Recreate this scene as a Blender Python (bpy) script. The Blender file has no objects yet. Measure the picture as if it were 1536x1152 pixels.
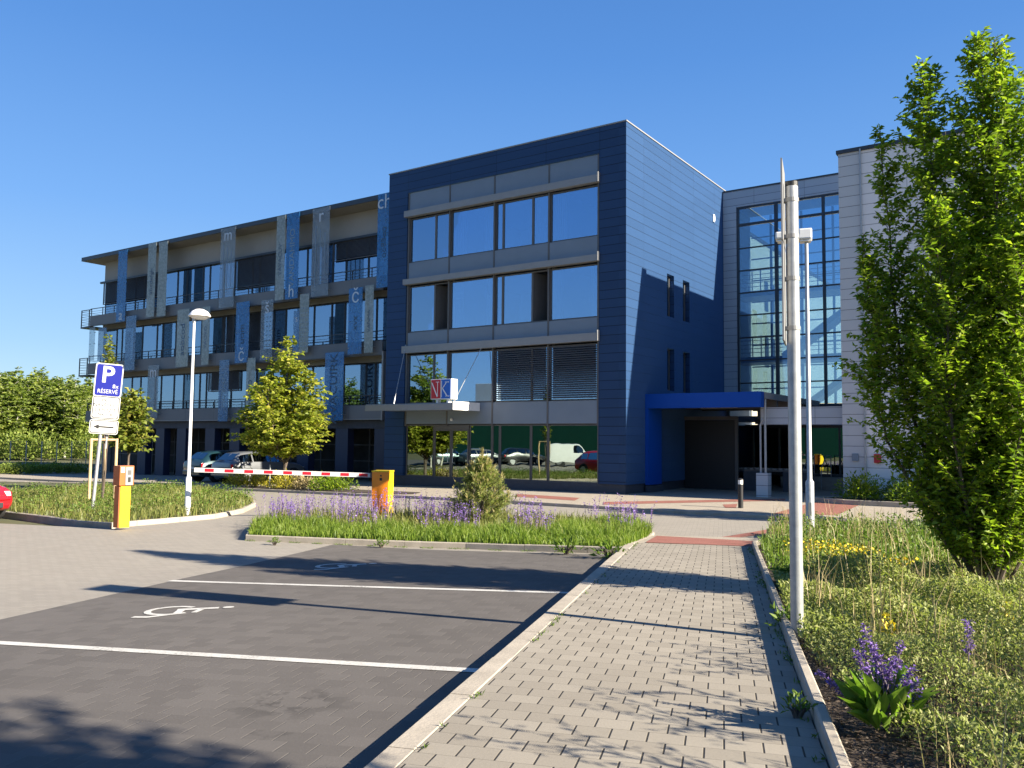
import bpy, bmesh, math, random
import numpy as np
from mathutils import Vector, Matrix
from mathutils.geometry import delaunay_2d_cdt

C = bpy.context.scene.collection
R = math.radians
random.seed(7)
PI = math.pi

# ------------------------------------------------------------------ camera
FOCAL, YAW, PITCH, ROLL, EYE = 1250.055, -0.598054, 0.0664069, 0.0098014, 1.966
sc = bpy.context.scene
_f = Vector((math.sin(YAW)*math.cos(PITCH), math.cos(YAW)*math.cos(PITCH), math.sin(PITCH)))
_r = Vector((math.cos(YAW), -math.sin(YAW), 0))
_u = _r.cross(_f)
_r2 = _r*math.cos(ROLL) + _u*math.sin(ROLL)
_u2 = -_r*math.sin(ROLL) + _u*math.cos(ROLL)
cam_d = bpy.data.cameras.new('camera')
cam = bpy.data.objects.new('camera', cam_d); C.objects.link(cam)
M4 = Matrix(((_r2.x, _u2.x, -_f.x, 0), (_r2.y, _u2.y, -_f.y, 0), (_r2.z, _u2.z, -_f.z, EYE), (0, 0, 0, 1)))
cam.matrix_world = M4
cam_d.sensor_width = 36; cam_d.lens = FOCAL/1536*36
cam_d.clip_start = 0.1; cam_d.clip_end = 3000
sc.camera = cam

# ------------------------------------------------------------------ sky, sun, exposure
SUN_AZ, SUN_EL = R(83.5), R(26.4)
w = bpy.data.worlds.new('World'); sc.world = w; w.use_nodes = True
nt = w.node_tree
sky = nt.nodes.new('ShaderNodeTexSky'); sky.sky_type = 'NISHITA'; sky.sun_disc = False
sky.sun_elevation = SUN_EL; sky.sun_rotation = SUN_AZ
sky.air_density = 1.0; sky.dust_density = 0.4; sky.ozone_density = 2.0
bg = nt.nodes['Background']; bg.inputs[1].default_value = 0.13
# clear deep-blue sky: the physical sky mixed with the blue-by-height gradient of a dry spring morning
tcw = nt.nodes.new('ShaderNodeTexCoord'); sep = nt.nodes.new('ShaderNodeSeparateXYZ'); nt.links.new(tcw.outputs['Generated'], sep.inputs[0])
rw = nt.nodes.new('ShaderNodeValToRGB'); e_ = rw.color_ramp.elements
SKYS = [(0.0, (0.57, 0.83, 1.00)), (0.10, (0.345, 0.62, 0.98)), (0.25, (0.180, 0.445, 0.96)), (0.42, (0.095, 0.310, 0.81)), (0.60, (0.058, 0.215, 0.63)), (1.0, (0.04, 0.15, 0.47))]
while len(e_) < len(SKYS): e_.new(0.5)
for i_, (p_, c_) in enumerate(SKYS): e_[i_].position = p_; e_[i_].color = (*c_, 1)
nt.links.new(sep.outputs[2], rw.inputs[0])
sc_ = nt.nodes.new('ShaderNodeVectorMath'); sc_.operation = 'SCALE'; sc_.inputs['Scale'].default_value = 2.0
nt.links.new(rw.outputs[0], sc_.inputs[0])
mxw = nt.nodes.new('ShaderNodeMix'); mxw.data_type = 'RGBA'; mxw.inputs[0].default_value = 0.93
nt.links.new(sky.outputs[0], mxw.inputs[6]); nt.links.new(sc_.outputs[0], mxw.inputs[7]); nt.links.new(mxw.outputs[2], bg.inputs[0])
sun_d = bpy.data.lights.new('sun', 'SUN'); sun_d.energy = 5.0; sun_d.angle = R(0.5); sun_d.color = (1, 0.90, 0.74)
sun = bpy.data.objects.new('sun', sun_d); C.objects.link(sun)
SUNV = Vector((math.sin(SUN_AZ)*math.cos(SUN_EL), math.cos(SUN_AZ)*math.cos(SUN_EL), math.sin(SUN_EL)))
sun.rotation_euler = SUNV.to_track_quat('Z', 'Y').to_euler()
sun.location = SUNV*60
sc.view_settings.view_transform = 'Standard'; sc.view_settings.look = 'None'
sc.view_settings.exposure = 1.75; sc.view_settings.gamma = 1.0
sc.render.engine = 'CYCLES'
sc.cycles.max_bounces = 8; sc.cycles.transparent_max_bounces = 16; sc.cycles.glossy_bounces = 4
sc.cycles.use_denoising = True

# ------------------------------------------------------------------ the lie of the land
DX, DY = -0.3442, 0.9389           # direction of the footpath
def PQ(x, y): return x*DX + y*DY, x*DY - y*DX
def XY(p, q): return p*DX + q*DY, p*DY - q*DX
def smax(a, b, k): return 0.5*(a + b + math.sqrt((a-b)**2 + 4*k*k))
def z_path(p):
    return smax(min(0.55, 0.40 - 0.024*(p - 3.5)), 0.0, 0.015)
def z_fore(x, y): return -0.4 + smax(0.0, 0.4 - smax(0.0, 0.012*(-16 - x), 0.01), 0.01) - 0.0
def z_road(x, y):
    p, q = PQ(x, y)
    return smax(z_path(p) - 0.12 + 0.031*max(-16, min(0, q + 1.62)), z_fore(x, y) - 0.1, 0.015)
def z_walk(x, y): return z_path(PQ(x, y)[0])
def z_bed(x, y): return z_road(x, y) + 0.09
def ray(px, py): return (_f*FOCAL + _r2*(px - 768) - _u2*(py - 576)).normalized()
def G(px, py, zf=z_road, h=0.0):
    d = ray(px, py); z = 0.0
    for i in range(12):
        t = (z - EYE)/d.z; x, y = d.x*t, d.y*t
        z = zf(x, y) + h
    return Vector((x, y, z))
def onY(px, py, Y):
    d = ray(px, py); t = Y/d.y
    return Vector((d.x*t, Y, EYE + d.z*t))
def onX(px, py, X):
    d = ray(px, py); t = X/d.x
    return Vector((X, d.y*t, EYE + d.z*t))

# ------------------------------------------------------------------ materials
MATS = {}
def node_mat(name):
    m = bpy.data.materials.new(name); m.use_nodes = True
    return m, m.node_tree, m.node_tree.nodes['Principled BSDF']
def mathn(nt, op, a, b=None, c=None):
    n = nt.nodes.new('ShaderNodeMath'); n.operation = op
    for i, v in enumerate((a, b, c)):
        if v is None: continue
        if isinstance(v, (int, float)): n.inputs[i].default_value = v
        else: nt.links.new(v, n.inputs[i])
    return n.outputs[0]
def mixc(nt, fac, a, b, mode='MIX'):
    n = nt.nodes.new('ShaderNodeMix'); n.data_type = 'RGBA'; n.blend_type = mode
    for i, v in ((0, fac), (6, a), (7, b)):
        if isinstance(v, (int, float)): n.inputs[i].default_value = v
        elif isinstance(v, tuple): n.inputs[i].default_value = (*v, 1)
        else: nt.links.new(v, n.inputs[i])
    return n.outputs[2]
def noise(nt, vec, scale, detail=4, rough=0.6):
    n = nt.nodes.new('ShaderNodeTexNoise'); n.inputs['Scale'].default_value = scale
    n.inputs['Detail'].default_value = detail; n.inputs['Roughness'].default_value = rough
    if vec is not None: nt.links.new(vec, n.inputs['Vector'])
    return n.outputs['Fac']
def ramp(nt, fac, stops):
    n = nt.nodes.new('ShaderNodeValToRGB'); e = n.color_ramp.elements
    while len(e) < len(stops): e.new(0.5)
    for i, (p, c) in enumerate(stops):
        e[i].position = p; e[i].color = (*c, 1) if isinstance(c, tuple) else (c, c, c, 1)
    nt.links.new(fac, n.inputs[0]); return n.outputs[0]
def position(nt): return nt.nodes.new('ShaderNodeNewGeometry').outputs['Position']
def bump(nt, bsdf, h, strength=0.3, dist=0.01):
    n = nt.nodes.new('ShaderNodeBump'); n.inputs['Strength'].default_value = strength
    n.inputs['Distance'].default_value = dist
    nt.links.new(h, n.inputs['Height']); nt.links.new(n.outputs[0], bsdf.inputs['Normal'])
def M(name, col=None, rough=0.6, metal=0.0, var=0.12, scale=4.0, bmp=0.0, spec=0.5, coat=0.0):
    if name in MATS: return MATS[name]
    m, nt, b = node_mat(name)
    pos = nt.nodes.new('ShaderNodeTexCoord').outputs['Object']
    f = noise(nt, pos, scale, 5)
    lo = tuple(c*(1-var) for c in col); hi = tuple(min(1, c*(1+var)) for c in col)
    nt.links.new(ramp(nt, f, [(0.3, lo), (0.7, hi)]), b.inputs['Base Color'])
    b.inputs['Roughness'].default_value = rough; b.inputs['Metallic'].default_value = metal
    b.inputs['Specular IOR Level'].default_value = spec
    b.inputs['Coat Weight'].default_value = coat
    if bmp: bump(nt, b, noise(nt, pos, scale*12, 4), bmp, 0.01)
    MATS[name] = m; return m
def cladding(name, col, h, wv, ax, off, rough=0.4, metal=0.0, joint=0.35, zoff=0.0, var=0.06, coat=0.0, jw=0.022, spec=0.3, sheen=0.0):
    """sheet-metal panels: horizontal joints every h metres, upright joints every wv metres along axis ax"""
    m, nt, b = node_mat(name)
    pos = position(nt)
    s = nt.nodes.new('ShaderNodeSeparateXYZ'); nt.links.new(pos, s.inputs[0])
    zz = mathn(nt, 'DIVIDE', mathn(nt, 'ADD', s.outputs[2], 50.0 + zoff), h)
    uu = mathn(nt, 'DIVIDE', mathn(nt, 'ADD', s.outputs[ax], 200.0 + off), wv)
    jz = mathn(nt, 'LESS_THAN', mathn(nt, 'FRACT', zz), jw/h)
    ju = mathn(nt, 'LESS_THAN', mathn(nt, 'FRACT', uu), 0.016/wv)
    j = mathn(nt, 'MAXIMUM', jz, ju)
    cell = nt.nodes.new('ShaderNodeCombineXYZ')
    nt.links.new(mathn(nt, 'FLOOR', zz), cell.inputs[0]); nt.links.new(mathn(nt, 'FLOOR', uu), cell.inputs[1])
    wn = nt.nodes.new('ShaderNodeTexWhiteNoise'); nt.links.new(cell.outputs[0], wn.inputs[0])
    f = mathn(nt, 'ADD', mathn(nt, 'MULTIPLY', wn.outputs[0], 0.6), mathn(nt, 'MULTIPLY', noise(nt, pos, 0.7, 5), 0.4))
    base = mixc(nt, f, tuple(c*(1-var) for c in col), tuple(c*(1+var) for c in col))
    nt.links.new(mixc(nt, j, base, tuple(c*joint for c in col)), b.inputs['Base Color'])
    b.inputs['Roughness'].default_value = rough; b.inputs['Metallic'].default_value = metal
    b.inputs['Sheen Weight'].default_value = sheen; b.inputs['Sheen Roughness'].default_value = 0.4; b.inputs['Sheen Tint'].default_value = (0.24, 0.52, 1.0, 1)
    b.inputs['Specular IOR Level'].default_value = spec; b.inputs['Coat Weight'].default_value = coat; b.inputs['Coat Roughness'].default_value = 0.25
    # each sheet lies at a very slightly different tilt, joints are sunk
    hgt = mathn(nt, 'ADD', mathn(nt, 'MULTIPLY', j, -1.0), mathn(nt, 'MULTIPLY', noise(nt, pos, 0.9, 2), 0.6))
    bump(nt, b, hgt, 0.35, 0.012)
    MATS[name] = m; return m
def pavers(name, c1, c2, mortar, bw, bh, along_path=True, var=0.12, msize=0.006, stain=0.0, swap=False, big=0.25, rowjoint=0.7):
    m, nt, b = node_mat(name)
    pos = position(nt)
    mp = nt.nodes.new('ShaderNodeMapping')
    ang = -0.3514 if along_path else 0.0
    if swap: ang += PI/2
    mp.inputs['Rotation'].default_value = (0, 0, ang)
    nt.links.new(pos, mp.inputs['Vector'])
    sp = nt.nodes.new('ShaderNodeSeparateXYZ'); nt.links.new(mp.outputs[0], sp.inputs[0])
    row = mathn(nt, 'DIVIDE', mathn(nt, 'ADD', sp.outputs[1], 500.0), bh); rid = mathn(nt, 'FLOOR', row)
    colx = mathn(nt, 'ADD', mathn(nt, 'DIVIDE', mathn(nt, 'ADD', sp.outputs[0], 500.0), bw), mathn(nt, 'MULTIPLY', mathn(nt, 'MODULO', rid, 2.0), 0.5))
    cid = mathn(nt, 'FLOOR', colx)
    def edge(v, size, wid):
        d = mathn(nt, 'MULTIPLY', mathn(nt, 'SUBTRACT', 0.5, mathn(nt, 'ABSOLUTE', mathn(nt, 'SUBTRACT', mathn(nt, 'FRACT', v), 0.5))), size)
        mr = nt.nodes.new('ShaderNodeMapRange'); nt.links.new(d, mr.inputs[0]); mr.inputs[1].default_value = wid*0.6; mr.inputs[2].default_value = wid*1.4; mr.inputs[3].default_value = 1; mr.inputs[4].default_value = 0
        return mr.outputs[0]
    je = edge(colx, bw, msize); jr = mathn(nt, 'MULTIPLY', edge(row, bh, msize*0.55), rowjoint)
    jf = mathn(nt, 'MAXIMUM', je, jr)
    cv = nt.nodes.new('ShaderNodeCombineXYZ'); nt.links.new(rid, cv.inputs[0]); nt.links.new(cid, cv.inputs[1])
    wn = nt.nodes.new('ShaderNodeTexWhiteNoise'); nt.links.new(cv.outputs[0], wn.inputs[0])
    brc = mixc(nt, jf, mixc(nt, wn.outputs[0], c1, c2), mortar)
    n1 = noise(nt, pos, 0.35, 6, 0.65); n2 = noise(nt, pos, 60, 3)
    v = mathn(nt, 'ADD', mathn(nt, 'MULTIPLY', n1, 0.9*big*4*0.5), mathn(nt, 'MULTIPLY', n2, 0.25))
    k = ramp(nt, v, [(0.2, 1-big), (0.75, 1+var)])
    col = mixc(nt, 1.0, brc, k, 'MULTIPLY')
    if stain:
        ns = noise(nt, pos, 2.3, 4, 0.55); nb = noise(nt, pos, 0.25, 2)
        g_ = G(432, 1056); vd = nt.nodes.new('ShaderNodeVectorMath'); vd.operation = 'DISTANCE'; vd.inputs[1].default_value = g_; nt.links.new(pos, vd.inputs[0])
        spot = mathn(nt, 'MULTIPLY', ramp(nt, vd.outputs['Value'], [(0.15, 1.0), (0.5, 0.0)]), ramp(nt, noise(nt, pos, 5.5, 3), [(0.50, 0.0), (0.58, 1.0)]))
        sm = mathn(nt, 'MULTIPLY', ramp(nt, ns, [(0.66, 0.0), (0.72, 1.0)]), ramp(nt, nb, [(0.5, 0.0), (0.62, 1.0)]))
        sm = mathn(nt, 'MAXIMUM', sm, spot)
        col = mixc(nt, mathn(nt, 'MULTIPLY', sm, stain), col, tuple(c*0.35 for c in c1))
    nt.links.new(col, b.inputs['Base Color'])
    b.inputs['Roughness'].default_value = 0.85; b.inputs['Specular IOR Level'].default_value = 0.25
    hh = mathn(nt, 'ADD', mathn(nt, 'MULTIPLY', jf, -1.0), mathn(nt, 'MULTIPLY', n2, 0.25))
    bump(nt, b, hh, 0.5, 0.006)
    MATS[name] = m; return m
def glass(name, tint=(0.75, 0.85, 0.95), trans=(0.35, 0.42, 0.45), refl=0.5, rough=0.0, wavy=0.0):
    m, nt, b = node_mat(name); nt.nodes.remove(b)
    out = nt.nodes['Material Output']
    g = nt.nodes.new('ShaderNodeBsdfGlossy'); g.inputs['Color'].default_value = (*tint, 1); g.inputs['Roughness'].default_value = rough
    t = nt.nodes.new('ShaderNodeBsdfTransparent'); t.inputs['Color'].default_value = (*trans, 1)
    mx = nt.nodes.new('ShaderNodeMixShader')
    lw = nt.nodes.new('ShaderNodeLayerWeight'); lw.inputs['Blend'].default_value = 0.35
    fac = mathn(nt, 'ADD', refl, mathn(nt, 'MULTIPLY', lw.outputs['Fresnel'], 1.0-refl), None)
    nt.links.new(fac, mx.inputs[0]); nt.links.new(t.outputs[0], mx.inputs[1]); nt.links.new(g.outputs[0], mx.inputs[2])
    if wavy:
        bp = nt.nodes.new('ShaderNodeBump'); bp.inputs['Strength'].default_value = wavy; bp.inputs['Distance'].default_value = 0.01
        nt.links.new(noise(nt, position(nt), 0.8, 2), bp.inputs['Height']); nt.links.new(bp.outputs[0], g.inputs['Normal'])
    nt.links.new(mx.outputs[0], out.inputs[0])
    MATS[name] = m; return m
def leafmat(name, c_lo, c_hi, trans=0.35, scale=1.2, yellow=None, rough=0.5):
    m, nt, b = node_mat(name)
    out = nt.nodes['Material Output']
    geo = nt.nodes.new('ShaderNodeNewGeometry')
    tc = nt.nodes.new('ShaderNodeTexCoord').outputs['Object']
    f = mathn(nt, 'ADD', mathn(nt, 'MULTIPLY', geo.outputs['Random Per Island'], 0.55), mathn(nt, 'MULTIPLY', noise(nt, tc, scale, 3), 0.5))
    stops = [(0.15, c_lo), (0.8, c_hi)]
    if yellow: stops = [(0.12, c_lo), (0.62, c_hi), (0.92, yellow)]
    col = ramp(nt, f, stops)
    nt.links.new(col, b.inputs['Base Color']); b.inputs['Roughness'].default_value = rough
    b.inputs['Specular IOR Level'].default_value = 0.35
    tr = nt.nodes.new('ShaderNodeBsdfTranslucent')
    nt.links.new(mixc(nt, 1.0, col, (1.0, 1.15, 0.55), 'MULTIPLY'), tr.inputs[0])
    mx = nt.nodes.new('ShaderNodeMixShader'); mx.inputs[0].default_value = trans
    nt.links.new(b.outputs[0], mx.inputs[1]); nt.links.new(tr.outputs[0], mx.inputs[2]); nt.links.new(mx.outputs[0], out.inputs[0])
    MATS[name] = m; return m

# ------------------------------------------------------------------ mesh builder and object helpers
class MB:
    def __init__(s): s.v = []; s.f = []
    def quad(s, a, b, c, d):
        n = len(s.v); s.v += [tuple(a), tuple(b), tuple(c), tuple(d)]; s.f.append((n, n+1, n+2, n+3)); return s
    def box(s, x0, x1, y0, y1, z0, z1):
        x0, x1 = min(x0, x1), max(x0, x1); y0, y1 = min(y0, y1), max(y0, y1); z0, z1 = min(z0, z1), max(z0, z1)
        n = len(s.v)
        s.v += [(x0, y0, z0), (x1, y0, z0), (x1, y1, z0), (x0, y1, z0), (x0, y0, z1), (x1, y0, z1), (x1, y1, z1), (x0, y1, z1)]
        s.f += [tuple(n+i for i in q) for q in ((3, 2, 1, 0), (4, 5, 6, 7), (0, 1, 5, 4), (1, 2, 6, 5), (2, 3, 7, 6), (3, 0, 4, 7))]
        return s
    def obox(s, c, ax, ay, az):
        """box from centre and three half-axis vectors"""
        c, ax, ay, az = Vector(c), Vector(ax), Vector(ay), Vector(az)
        n = len(s.v)
        for k in (-1, 1):
            for i, j in ((-1, -1), (1, -1), (1, 1), (-1, 1)): s.v.append(tuple(c + ax*i + ay*j + az*k))
        s.f += [tuple(n+i for i in q) for q in ((3, 2, 1, 0), (4, 5, 6, 7), (0, 1, 5, 4), (1, 2, 6, 5), (2, 3, 7, 6), (3, 0, 4, 7))]
        return s
    def tube(s, pts, rad, n=10, caps=True):
        pts = [Vector(p) for p in pts]
        if isinstance(rad, (int, float)): rad = [rad]*len(pts)
        base = len(s.v); prev = None
        for i, p in enumerate(pts):
            t = (pts[min(i+1, len(pts)-1)] - pts[max(i-1, 0)]).normalized()
            a = prev if prev is not None else (Vector((1, 0, 0)) if abs(t.x) < 0.8 else Vector((0, 1, 0)))
            a = (a - t*a.dot(t)).normalized(); b = t.cross(a); prev = a
            for k in range(n):
                an = 2*PI*k/n; s.v.append(tuple(p + (a*math.cos(an) + b*math.sin(an))*rad[i]))
        for i in range(len(pts)-1):
            for k in range(n):
                s.f.append((base+i*n+k, base+i*n+(k+1) % n, base+(i+1)*n+(k+1) % n, base+(i+1)*n+k))
        if caps:
            s.f.append(tuple(base+k for k in reversed(range(n)))); e = base+(len(pts)-1)*n
            s.f.append(tuple(e+k for k in range(n)))
        return s
    def lathe(s, c, prof, n=20, axis=(0, 0, 1)):
        c = Vector(c); z = Vector(axis).normalized()
        return s.tube([c + z*h for r, h in prof], [max(r, 0.0005) for r, h in prof], n)
    def prism(s, pts, y0, y1, ax='y'):
        """polygon given as (a,b) extruded; ax 'y': (x,z) along y, 'x': (y,z) along x, 'z': (x,y) along z"""
        def P(a, b, t): return (a, t, b) if ax == 'y' else ((t, a, b) if ax == 'x' else (a, b, t))
        n = len(s.v); m = len(pts)
        s.v += [P(a, b, y0) for a, b in pts] + [P(a, b, y1) for a, b in pts]
        s.f.append(tuple(n+i for i in range(m))); s.f.append(tuple(n+m+i for i in reversed(range(m))))
        for i in range(m): j = (i+1) % m; s.f.append((n+i, n+m+i, n+m+j, n+j))
        return s
    def sphere(s, c, rx, ry, rz, nu=14, nv=9):
        n = len(s.v)
        for i in range(nv+1):
            th = PI*i/nv
            for k in range(nu):
                ph = 2*PI*k/nu; s.v.append((c[0]+rx*math.sin(th)*math.cos(ph), c[1]+ry*math.sin(th)*math.sin(ph), c[2]+rz*math.cos(th)))
        for i in range(nv):
            for k in range(nu): s.f.append((n+i*nu+k, n+(i+1)*nu+k, n+(i+1)*nu+(k+1) % nu, n+i*nu+(k+1) % nu))
        return s
    def add(s, o, mtx=None):
        n = len(s.v)
        s.v += [tuple(mtx @ Vector(p)) for p in o.v] if mtx else o.v
        s.f += [tuple(n+i for i in f) for f in o.f]; return s
    def mesh(s, name, smooth=False, bevel=0.0, recalc=True):
        me = bpy.data.meshes.new(name); me.from_pydata(s.v, [], s.f)
        if recalc or bevel:
            bm = bmesh.new(); bm.from_mesh(me)
            if bevel:
                bmesh.ops.remove_doubles(bm, verts=bm.verts, dist=1e-5)
            bmesh.ops.recalc_face_normals(bm, faces=bm.faces)
            if bevel: bmesh.ops.bevel(bm, geom=bm.edges[:], offset=bevel, segments=2, affect='EDGES', profile=0.6)
            bm.to_mesh(me); bm.free()
        if smooth:
            me.polygons.foreach_set('use_smooth', [True]*len(me.polygons))
            try: me.set_sharp_from_angle(angle=R(38))
            except Exception: pass
        me.update(); return me

def np_mesh(name, verts, tris):
    me = bpy.data.meshes.new(name); n, m = len(verts), len(tris)
    me.vertices.add(n); me.vertices.foreach_set('co', np.asarray(verts, np.float32).ravel())
    me.loops.add(3*m); me.loops.foreach_set('vertex_index', np.asarray(tris, np.int32).ravel())
    me.polygons.add(m); me.polygons.foreach_set('loop_start', np.arange(0, 3*m, 3, dtype=np.int32))
    me.update(calc_edges=True); return me

def tag(o, label=None, cat=None, group=None, kind=None):
    if label: o['label'] = label
    if cat: o['category'] = cat
    if group: o['group'] = group
    if kind: o['kind'] = kind
    return o
def thing(name, label, cat, loc=(0, 0, 0), group=None, rz=0.0):
    o = bpy.data.objects.new(name, None); C.objects.link(o); o.location = loc; o.rotation_euler = (0, 0, rz)
    o.empty_display_size = 0.2
    return tag(o, label, cat, group)
def origin_of(o):
    v = Vector((0, 0, 0))
    while o: v += o.location; o = o.parent
    return v
def part(name, mb, mat, parent=None, smooth=False, bevel=0.0, local=False, label=None):
    me = mb.mesh(name, smooth, bevel) if isinstance(mb, MB) else mb
    if mat is not None and not me.materials: me.materials.append(mat)
    o = bpy.data.objects.new(name, me); C.objects.link(o)
    if parent:
        if not local: me.transform(Matrix.Translation(-origin_of(parent)))
        o.parent = parent
    if label: o['label'] = label
    return o
def single(name, mb, mat, label, cat, loc=None, smooth=False, bevel=0.0, group=None):
    o = part(name, mb, mat, None, smooth, bevel)
    if loc is not None:
        o.data.transform(Matrix.Translation(-Vector(loc))); o.location = loc
    return tag(o, label, cat, group)
def struct(name, me, mat, kind='structure'):
    o = part(name, me, mat); o['kind'] = kind; return o
def copy_tree(o, parent=None):
    c = o.copy(); C.objects.link(c)
    if parent: c.parent = parent
    for ch in list(o.children): copy_tree(ch, c)
    return c
def text_mesh(txt, size, depth=0.004, align='CENTER', shear=0.0, sx=1.0, offset=0.0):
    cu = bpy.data.curves.new('text', 'FONT'); cu.body = txt; cu.size = size; cu.extrude = depth; cu.align_x = align; cu.align_y = 'CENTER'
    cu.offset = offset; cu.resolution_u = 3
    ob = bpy.data.objects.new('text', cu); C.objects.link(ob)
    bpy.context.view_layer.update()
    me = bpy.data.meshes.new_from_object(ob.evaluated_get(bpy.context.evaluated_depsgraph_get()))
    bpy.data.objects.remove(ob); bpy.data.curves.remove(cu)
    me.materials.clear()
    if sx != 1.0: me.transform(Matrix.Diagonal((sx, 1, 1, 1)))
    return me
def frame_mtx(origin, right, up):
    right, up = Vector(right).normalized(), Vector(up).normalized(); n = right.cross(up)
    return Matrix(((right.x, up.x, n.x, origin[0]), (right.y, up.y, n.y, origin[1]), (right.z, up.z, n.z, origin[2]), (0, 0, 0, 1)))
def lettering(txt, size, mtx, mat, parent, depth=0.004, name='lettering', **k):
    me = text_mesh(txt, size, depth, **k); me.transform(mtx); return part(name, me, mat, parent)

def sheet(name, poly, zf, dz, step, mat, kind='structure', link=True):
    """triangulated sheet over a polygon, following the land"""
    poly = [(p[0], p[1]) for p in poly]
    dense = []
    for i, a in enumerate(poly):
        b = poly[(i+1) % len(poly)]; L = math.hypot(b[0]-a[0], b[1]-a[1]); n = max(1, int(L/step))
        dense += [(a[0]+(b[0]-a[0])*k/n, a[1]+(b[1]-a[1])*k/n) for k in range(n)]
    xs = [p[0] for p in poly]; ys = [p[1] for p in poly]
    pts = [Vector(p) for p in dense]; ne = len(pts)
    gx = np.arange(min(xs)+step*0.37, max(xs), step); gy = np.arange(min(ys)+step*0.41, max(ys), step)
    for x in gx:
        for y in gy: pts.append(Vector((float(x), float(y))))
    v, e, f, *_ = delaunay_2d_cdt(pts, [(i, (i+1) % ne) for i in range(ne)], [list(range(ne))], 1, 1e-4)
    me = bpy.data.meshes.new(name); me.from_pydata([(p.x, p.y, zf(p.x, p.y)+dz) for p in v], [], [tuple(q) for q in f])
    bm = bmesh.new(); bm.from_mesh(me)
    for q in bm.faces:
        q.normal_update()
        if q.normal.z < 0: q.normal_flip()
    bm.to_mesh(me); bm.free()
    if not link: return me
    return struct(name, me, mat, kind)
def kerb(name, pts, wd, up, down, zf, mat, step=0.5, closed=False):
    """kerb stone: a rectangular section swept along a line, top 'up' above zf"""
    P = []
    n0 = len(pts)
    for i in range(n0 if closed else n0-1):
        a, b = Vector(pts[i][:2]), Vector(pts[(i+1) % n0][:2]); n = max(1, int((b-a).length/step))
        P += [a.lerp(b, k/n) for k in range(n)]
    if not closed: P.append(Vector(pts[-1][:2]))
    mb = MB(); N = len(P); ch = 0.012
    for i, p in enumerate(P):
        t = (P[(i+1) % N if closed else min(i+1, N-1)] - P[i-1 if (closed or i) else 0]).normalized(); nrm = Vector((-t.y, t.x))
        z = zf(p.x, p.y)
        for off, h in ((-wd/2, -down), (-wd/2, up-ch), (-wd/2+ch, up), (wd/2-ch, up), (wd/2, up-ch), (wd/2, -down)):
            q = p + nrm*off; mb.v.append((q.x, q.y, z+h))
    sec = [mb.v[i*6:(i+1)*6] for i in range(N)]; mb = MB(); per_ = max(1, int(round(1.0/step)))
    cnt = N if closed else N-1
    for a0 in range(0, cnt, per_):
        ids = [(a0+k) % N for k in range(min(per_, cnt-a0)+1)]; rings = [[Vector(q) for q in sec[i]] for i in ids]
        for e, o in ((0, 1), (-1, -2)):      # a fine gap between stones
            d = (rings[o][2]-rings[e][2]).normalized()*0.004
            rings[e] = [q + d for q in rings[e]]
        jit = random.uniform(-0.003, 0.003); n = len(mb.v)
        for rr_ in rings: mb.v += [(q.x, q.y, q.z + (jit if m_ not in (0, 5) else 0)) for m_, q in enumerate(rr_)]
        for i in range(len(rings)-1):
            for k in range(5): mb.f.append((n+i*6+k, n+i*6+k+1, n+(i+1)*6+k+1, n+(i+1)*6+k))
        e = n+(len(rings)-1)*6; mb.f.append(tuple(n+k for k in range(6))); mb.f.append(tuple(e+k for k in reversed(range(6))))
    return struct(name, mb.mesh(name), mat)
def inside(poly, x, y):
    n = len(poly); c = np.zeros(len(x), bool); j = n-1
    for i in range(n):
        xi, yi = poly[i][0], poly[i][1]; xj, yj = poly[j][0], poly[j][1]
        if yi != yj: c ^= ((yi > y) != (yj > y)) & (x < (xj-xi)*(y-yi)/(yj-yi)+xi)
        j = i
    return c
def scatter(poly, n, rng):
    xs = [p[0] for p in poly]; ys = [p[1] for p in poly]; X = []; Y = []
    got = 0
    while got < n:
        x = rng.uniform(min(xs), max(xs), n*2); y = rng.uniform(min(ys), max(ys), n*2); m = inside(poly, x, y)
        X.append(x[m]); Y.append(y[m]); got += int(m.sum())
    return np.concatenate(X)[:n], np.concatenate(Y)[:n]
def unit(a): return a/np.maximum(1e-9, np.linalg.norm(a, axis=1))[:, None]
def blades(name, x, y, z, h, wd, lean, rng):
    """bent grass blades, three triangles each"""
    n = len(x); az = rng.uniform(0, 2*PI, n); face = rng.uniform(0, 2*PI, n)
    b = np.stack([x, y, z], 1); s = np.stack([np.cos(face), np.sin(face), np.zeros(n)], 1)*wd[:, None]*0.5
    l = np.stack([np.cos(az), np.sin(az), np.zeros(n)], 1)*(lean*h)[:, None]
    mid = b + l*0.3 + np.stack([np.zeros(n), np.zeros(n), h*0.6], 1); tip = b + l + np.stack([np.zeros(n), np.zeros(n), h*np.sqrt(np.maximum(0.1, 1-lean**2))], 1)
    v = np.stack([b-s, b+s, mid+s*0.75, mid-s*0.75, tip], 1).reshape(-1, 3)
    k = np.arange(n)[:, None]*5
    t = np.concatenate([k+np.array([0, 1, 2]), k+np.array([0, 2, 3]), k+np.array([3, 2, 4])], 1).reshape(-1, 3)
    return v, t
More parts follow.
